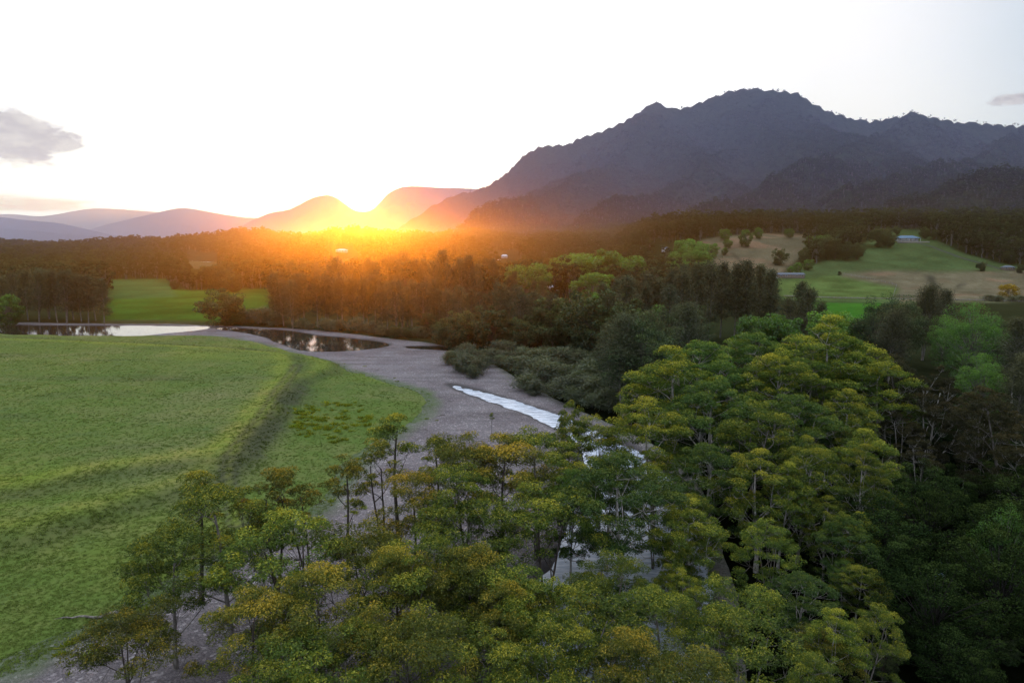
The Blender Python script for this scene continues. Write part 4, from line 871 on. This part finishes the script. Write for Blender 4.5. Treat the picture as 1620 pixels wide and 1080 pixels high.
# clearing details
p = G(1580, 1025, 1.0); o = obj('fence_post', mesh('fence_post', *merge([box(-.07, .07, -.07, .07, -.3, 1.3), box(-.045, .045, -.045, .045, 1.301, 1.36)]), M['dead_wood']), None, (p[0], p[1], float(top_h(p[0], p[1])))); tag(o, 'weathered single post standing in the dark clearing', 'post')
p = G(1487, 913, 1.0); xs_ = np.linspace(-.6, .6, 19); X, Y_ = np.meshgrid(xs_, np.linspace(-.35, .35, 5)); Z = .05 * np.sin(X * 13 + Y_ * 4) + .35 * X + .25 * Y_ + .35; X = X + .3 * Y_
o = obj('metal_sheet', mesh('metal_sheet', np.stack([X, Y_, Z], -1).reshape(-1, 3), gridfaces(19, 5), M['sheet'], True), None, (p[0], p[1], float(top_h(p[0], p[1])) + .3)); tag(o, 'crumpled pale sheet catching light in the dark clearing', 'sheet')

# ------------------------------------------------------------------ haze, light, sky
SUN_AZ, SUN_EL = R_(-12.4), R_(3.95)
HZ = 1
if HZ:
    nt = NT('valley_haze'); 
    def vol(*comp):
        sh = None
        for col, den, g in comp:
            q = nt.n('ShaderNodeVolumeScatter'); q.inputs['Color'].default_value = (*col, 1); q.inputs['Density'].default_value = den; q.inputs['Anisotropy'].default_value = g
            if sh is None: sh = q.outputs[0]
            else:
                ad = nt.n('ShaderNodeAddShader'); nt.l(sh, ad.inputs[0]); nt.l(q.outputs[0], ad.inputs[1]); sh = ad.outputs[0]
        nt.l(sh, nt.out.inputs['Volume'])
    vol(((1.0, .9, .75), .5e-6, .985), ((1.0, .9, .8), 2.4e-6, .80), ((.40, .55, 1.0), 0.6e-5, 0.0))
    o = obj('haze', mesh('haze', *box(-9000, 9000, -300, 16000, -60, 1000), nt.m)); tag(o, kind='structure')
    nt = NT('mountain_haze'); vol(((.42, .44, .78), 1.45e-4, 0.0), ((1.0, .85, .65), 1.6e-6, .92))
    o = obj('haze', mesh('haze', *box(-8900, 8900, 850, 7300, -55, 980), nt.m)); tag(o, kind='structure')
    nt = NT('distant_haze'); vol(((1.0, .85, .6), 5.0e-5, .84), ((.5, .5, .8), 3.0e-5, 0.0))
    o = obj('haze', mesh('haze', *box(-8900, 8900, 7310, 15900, -55, 980), nt.m)); tag(o, kind='structure')
    nt = NT('glare_haze'); vol(((1.0, .52, .14), 3.0e-4, .90),)  # added orange haze pocket standing in for lens glare below the sun
    o = obj('haze', mesh('haze', *box(-460, 330, 140, 1300, -20, 72), nt.m)); tag(o, kind='structure')
sd = bpy.data.lights.new('sun', 'SUN'); so = bpy.data.objects.new('sun', sd); COL.objects.link(so)
sd.energy = 4.0; sd.angle = R_(.5); sd.color = (1.0, .42, .09)
dv = Vector((math.sin(SUN_AZ) * math.cos(SUN_EL), math.cos(SUN_AZ) * math.cos(SUN_EL), math.sin(SUN_EL)))
so.rotation_euler = dv.to_track_quat('Z', 'Y').to_euler()

w = bpy.data.worlds.new('World'); scene.world = w; w.use_nodes = True; t = w.node_tree; t.nodes.clear()
N = t.nodes.new; l = t.links.new
out = N('ShaderNodeOutputWorld'); bg = N('ShaderNodeBackground'); l(bg.outputs[0], out.inputs[0])
sky = N('ShaderNodeTexSky'); sky.sky_type = 'NISHITA'; sky.sun_disc = False; sky.sun_elevation = SUN_EL; sky.sun_rotation = SUN_AZ; sky.altitude = 50; sky.air_density = 1.0; sky.dust_density = 2.0
STR = .10
bg.inputs[1].default_value = STR
tc = N('ShaderNodeTexCoord').outputs['Generated']
def vm(op, *a):
    n = N('ShaderNodeVectorMath'); n.operation = op
    for i, q in enumerate(a):
        if isinstance(q, bpy.types.NodeSocket): l(q, n.inputs[i])
        elif isinstance(q, (int, float)): n.inputs[3].default_value = q
        else: n.inputs[i].default_value = q
    return n.outputs['Value'] if op in ('DOT_PRODUCT', 'LENGTH', 'DISTANCE') else n.outputs[0]
def ma(op, *a):
    n = N('ShaderNodeMath'); n.operation = op
    for i, q in enumerate(a):
        if isinstance(q, bpy.types.NodeSocket): l(q, n.inputs[i])
        else: n.inputs[i].default_value = q
    return n.outputs[0]
def mr(v, a, b, c=0, d=1, smooth=True):
    n = N('ShaderNodeMapRange'); n.interpolation_type = 'SMOOTHSTEP' if smooth else 'LINEAR'; l(v, n.inputs[0])
    for i, q in enumerate((a, b, c, d)): n.inputs[i + 1].default_value = q
    return n.outputs[0]
def mixc(f, a, b, typ='MIX'):
    n = N('ShaderNodeMix'); n.data_type = 'RGBA'; n.blend_type = typ
    for s, q in ((n.inputs[0], f), (n.inputs[6], a), (n.inputs[7], b)):
        if isinstance(q, bpy.types.NodeSocket): l(q, s)
        elif isinstance(q, (int, float)): s.default_value = q
        else: s.default_value = (*q, 1)
    return n.outputs[2]
cosang = vm('DOT_PRODUCT', tc, tuple(dv))
# bright sunset veil over the west, paling to blue away from it
veil = mr(cosang, .57, .80)
c = mixc(.7, sky.outputs[0], tuple(q / STR for q in (.56, .75, .96)))
c = mixc(veil, c, tuple(q / STR for q in (1.05, 1.06, 1.14)))
c = mixc(mr(cosang, .80, .99), c, tuple(q / STR for q in (1.8, 1.85, 2.1)))
def cloud(c, px, py, rx, ry, col, scale, thr, stretch=(1, 1, 2.2), seed=0.0):
    d = ray(px, py); d = d / np.linalg.norm(d); rt = np.cross(d, (0, 0, 1)); rt /= np.linalg.norm(rt); up = np.cross(rt, d)
    u = ma('DIVIDE', vm('DOT_PRODUCT', tc, tuple(rt)), rx / F); v = ma('DIVIDE', vm('DOT_PRODUCT', tc, tuple(up)), ry / F)
    r2 = ma('ADD', ma('MULTIPLY', u, u), ma('MULTIPLY', v, v)); fr = mr(vm('DOT_PRODUCT', tc, tuple(d)), .5, .6)
    m = vm('MULTIPLY', tc, stretch); m = vm('ADD', m, (seed, seed * .7, 0))
    n = N('ShaderNodeTexNoise'); n.inputs['Scale'].default_value = scale; n.inputs['Detail'].default_value = 10; n.inputs['Roughness'].default_value = .68; l(m, n.inputs['Vector'])
    k = mr(ma('SUBTRACT', ma('ADD', n.outputs[0], .32), ma('MULTIPLY', r2, .42)), thr, thr + .26)
    k = ma('MULTIPLY', k, fr)
    n2 = N('ShaderNodeTexNoise'); n2.inputs['Scale'].default_value = scale * 1.7; n2.inputs['Detail'].default_value = 6; l(m, n2.inputs['Vector'])
    sh = mixc(mr(n2.outputs[0], .35, .65), tuple(q / STR for q in col), tuple(min(q * 1.5, .9) / STR for q in col))
    return mixc(ma('MULTIPLY', k, .92), c, sh)
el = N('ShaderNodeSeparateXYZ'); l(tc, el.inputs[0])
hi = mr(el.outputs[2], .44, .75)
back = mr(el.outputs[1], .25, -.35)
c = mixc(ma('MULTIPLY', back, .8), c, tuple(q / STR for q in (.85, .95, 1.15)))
c = mixc(hi, c, tuple(q / STR for q in (1.75, 1.85, 2.1)))  # overhead sky made brighter than the sky in view, added to light ground and foliage
c = cloud(c, 12, 216, 84, 42, (.44, .43, .42), 22, .40)
c = cloud(c, 1600, 158, 28, 10, (.40, .39, .40), 40, .46, seed=3.0)
c = cloud(c, 40, 322, 95, 12, (.85, .66, .50), 22, .46, (1, 1, 6), seed=5.0)
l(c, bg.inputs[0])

scene.view_settings.view_transform = 'Standard'; scene.view_settings.look = 'None'; scene.view_settings.exposure = 0; scene.view_settings.gamma = 1
cy = scene.cycles; scene.render.engine = 'CYCLES'
cy.use_denoising = True
try: cy.denoiser = 'OPENIMAGEDENOISE'
except Exception: pass
cy.max_bounces = 6; cy.diffuse_bounces = 3; cy.glossy_bounces = 2; cy.transmission_bounces = 2; cy.volume_bounces = 0; cy.transparent_max_bounces = 32
cy.caustics_reflective = False; cy.caustics_refractive = False; cy.sample_clamp_indirect = 4
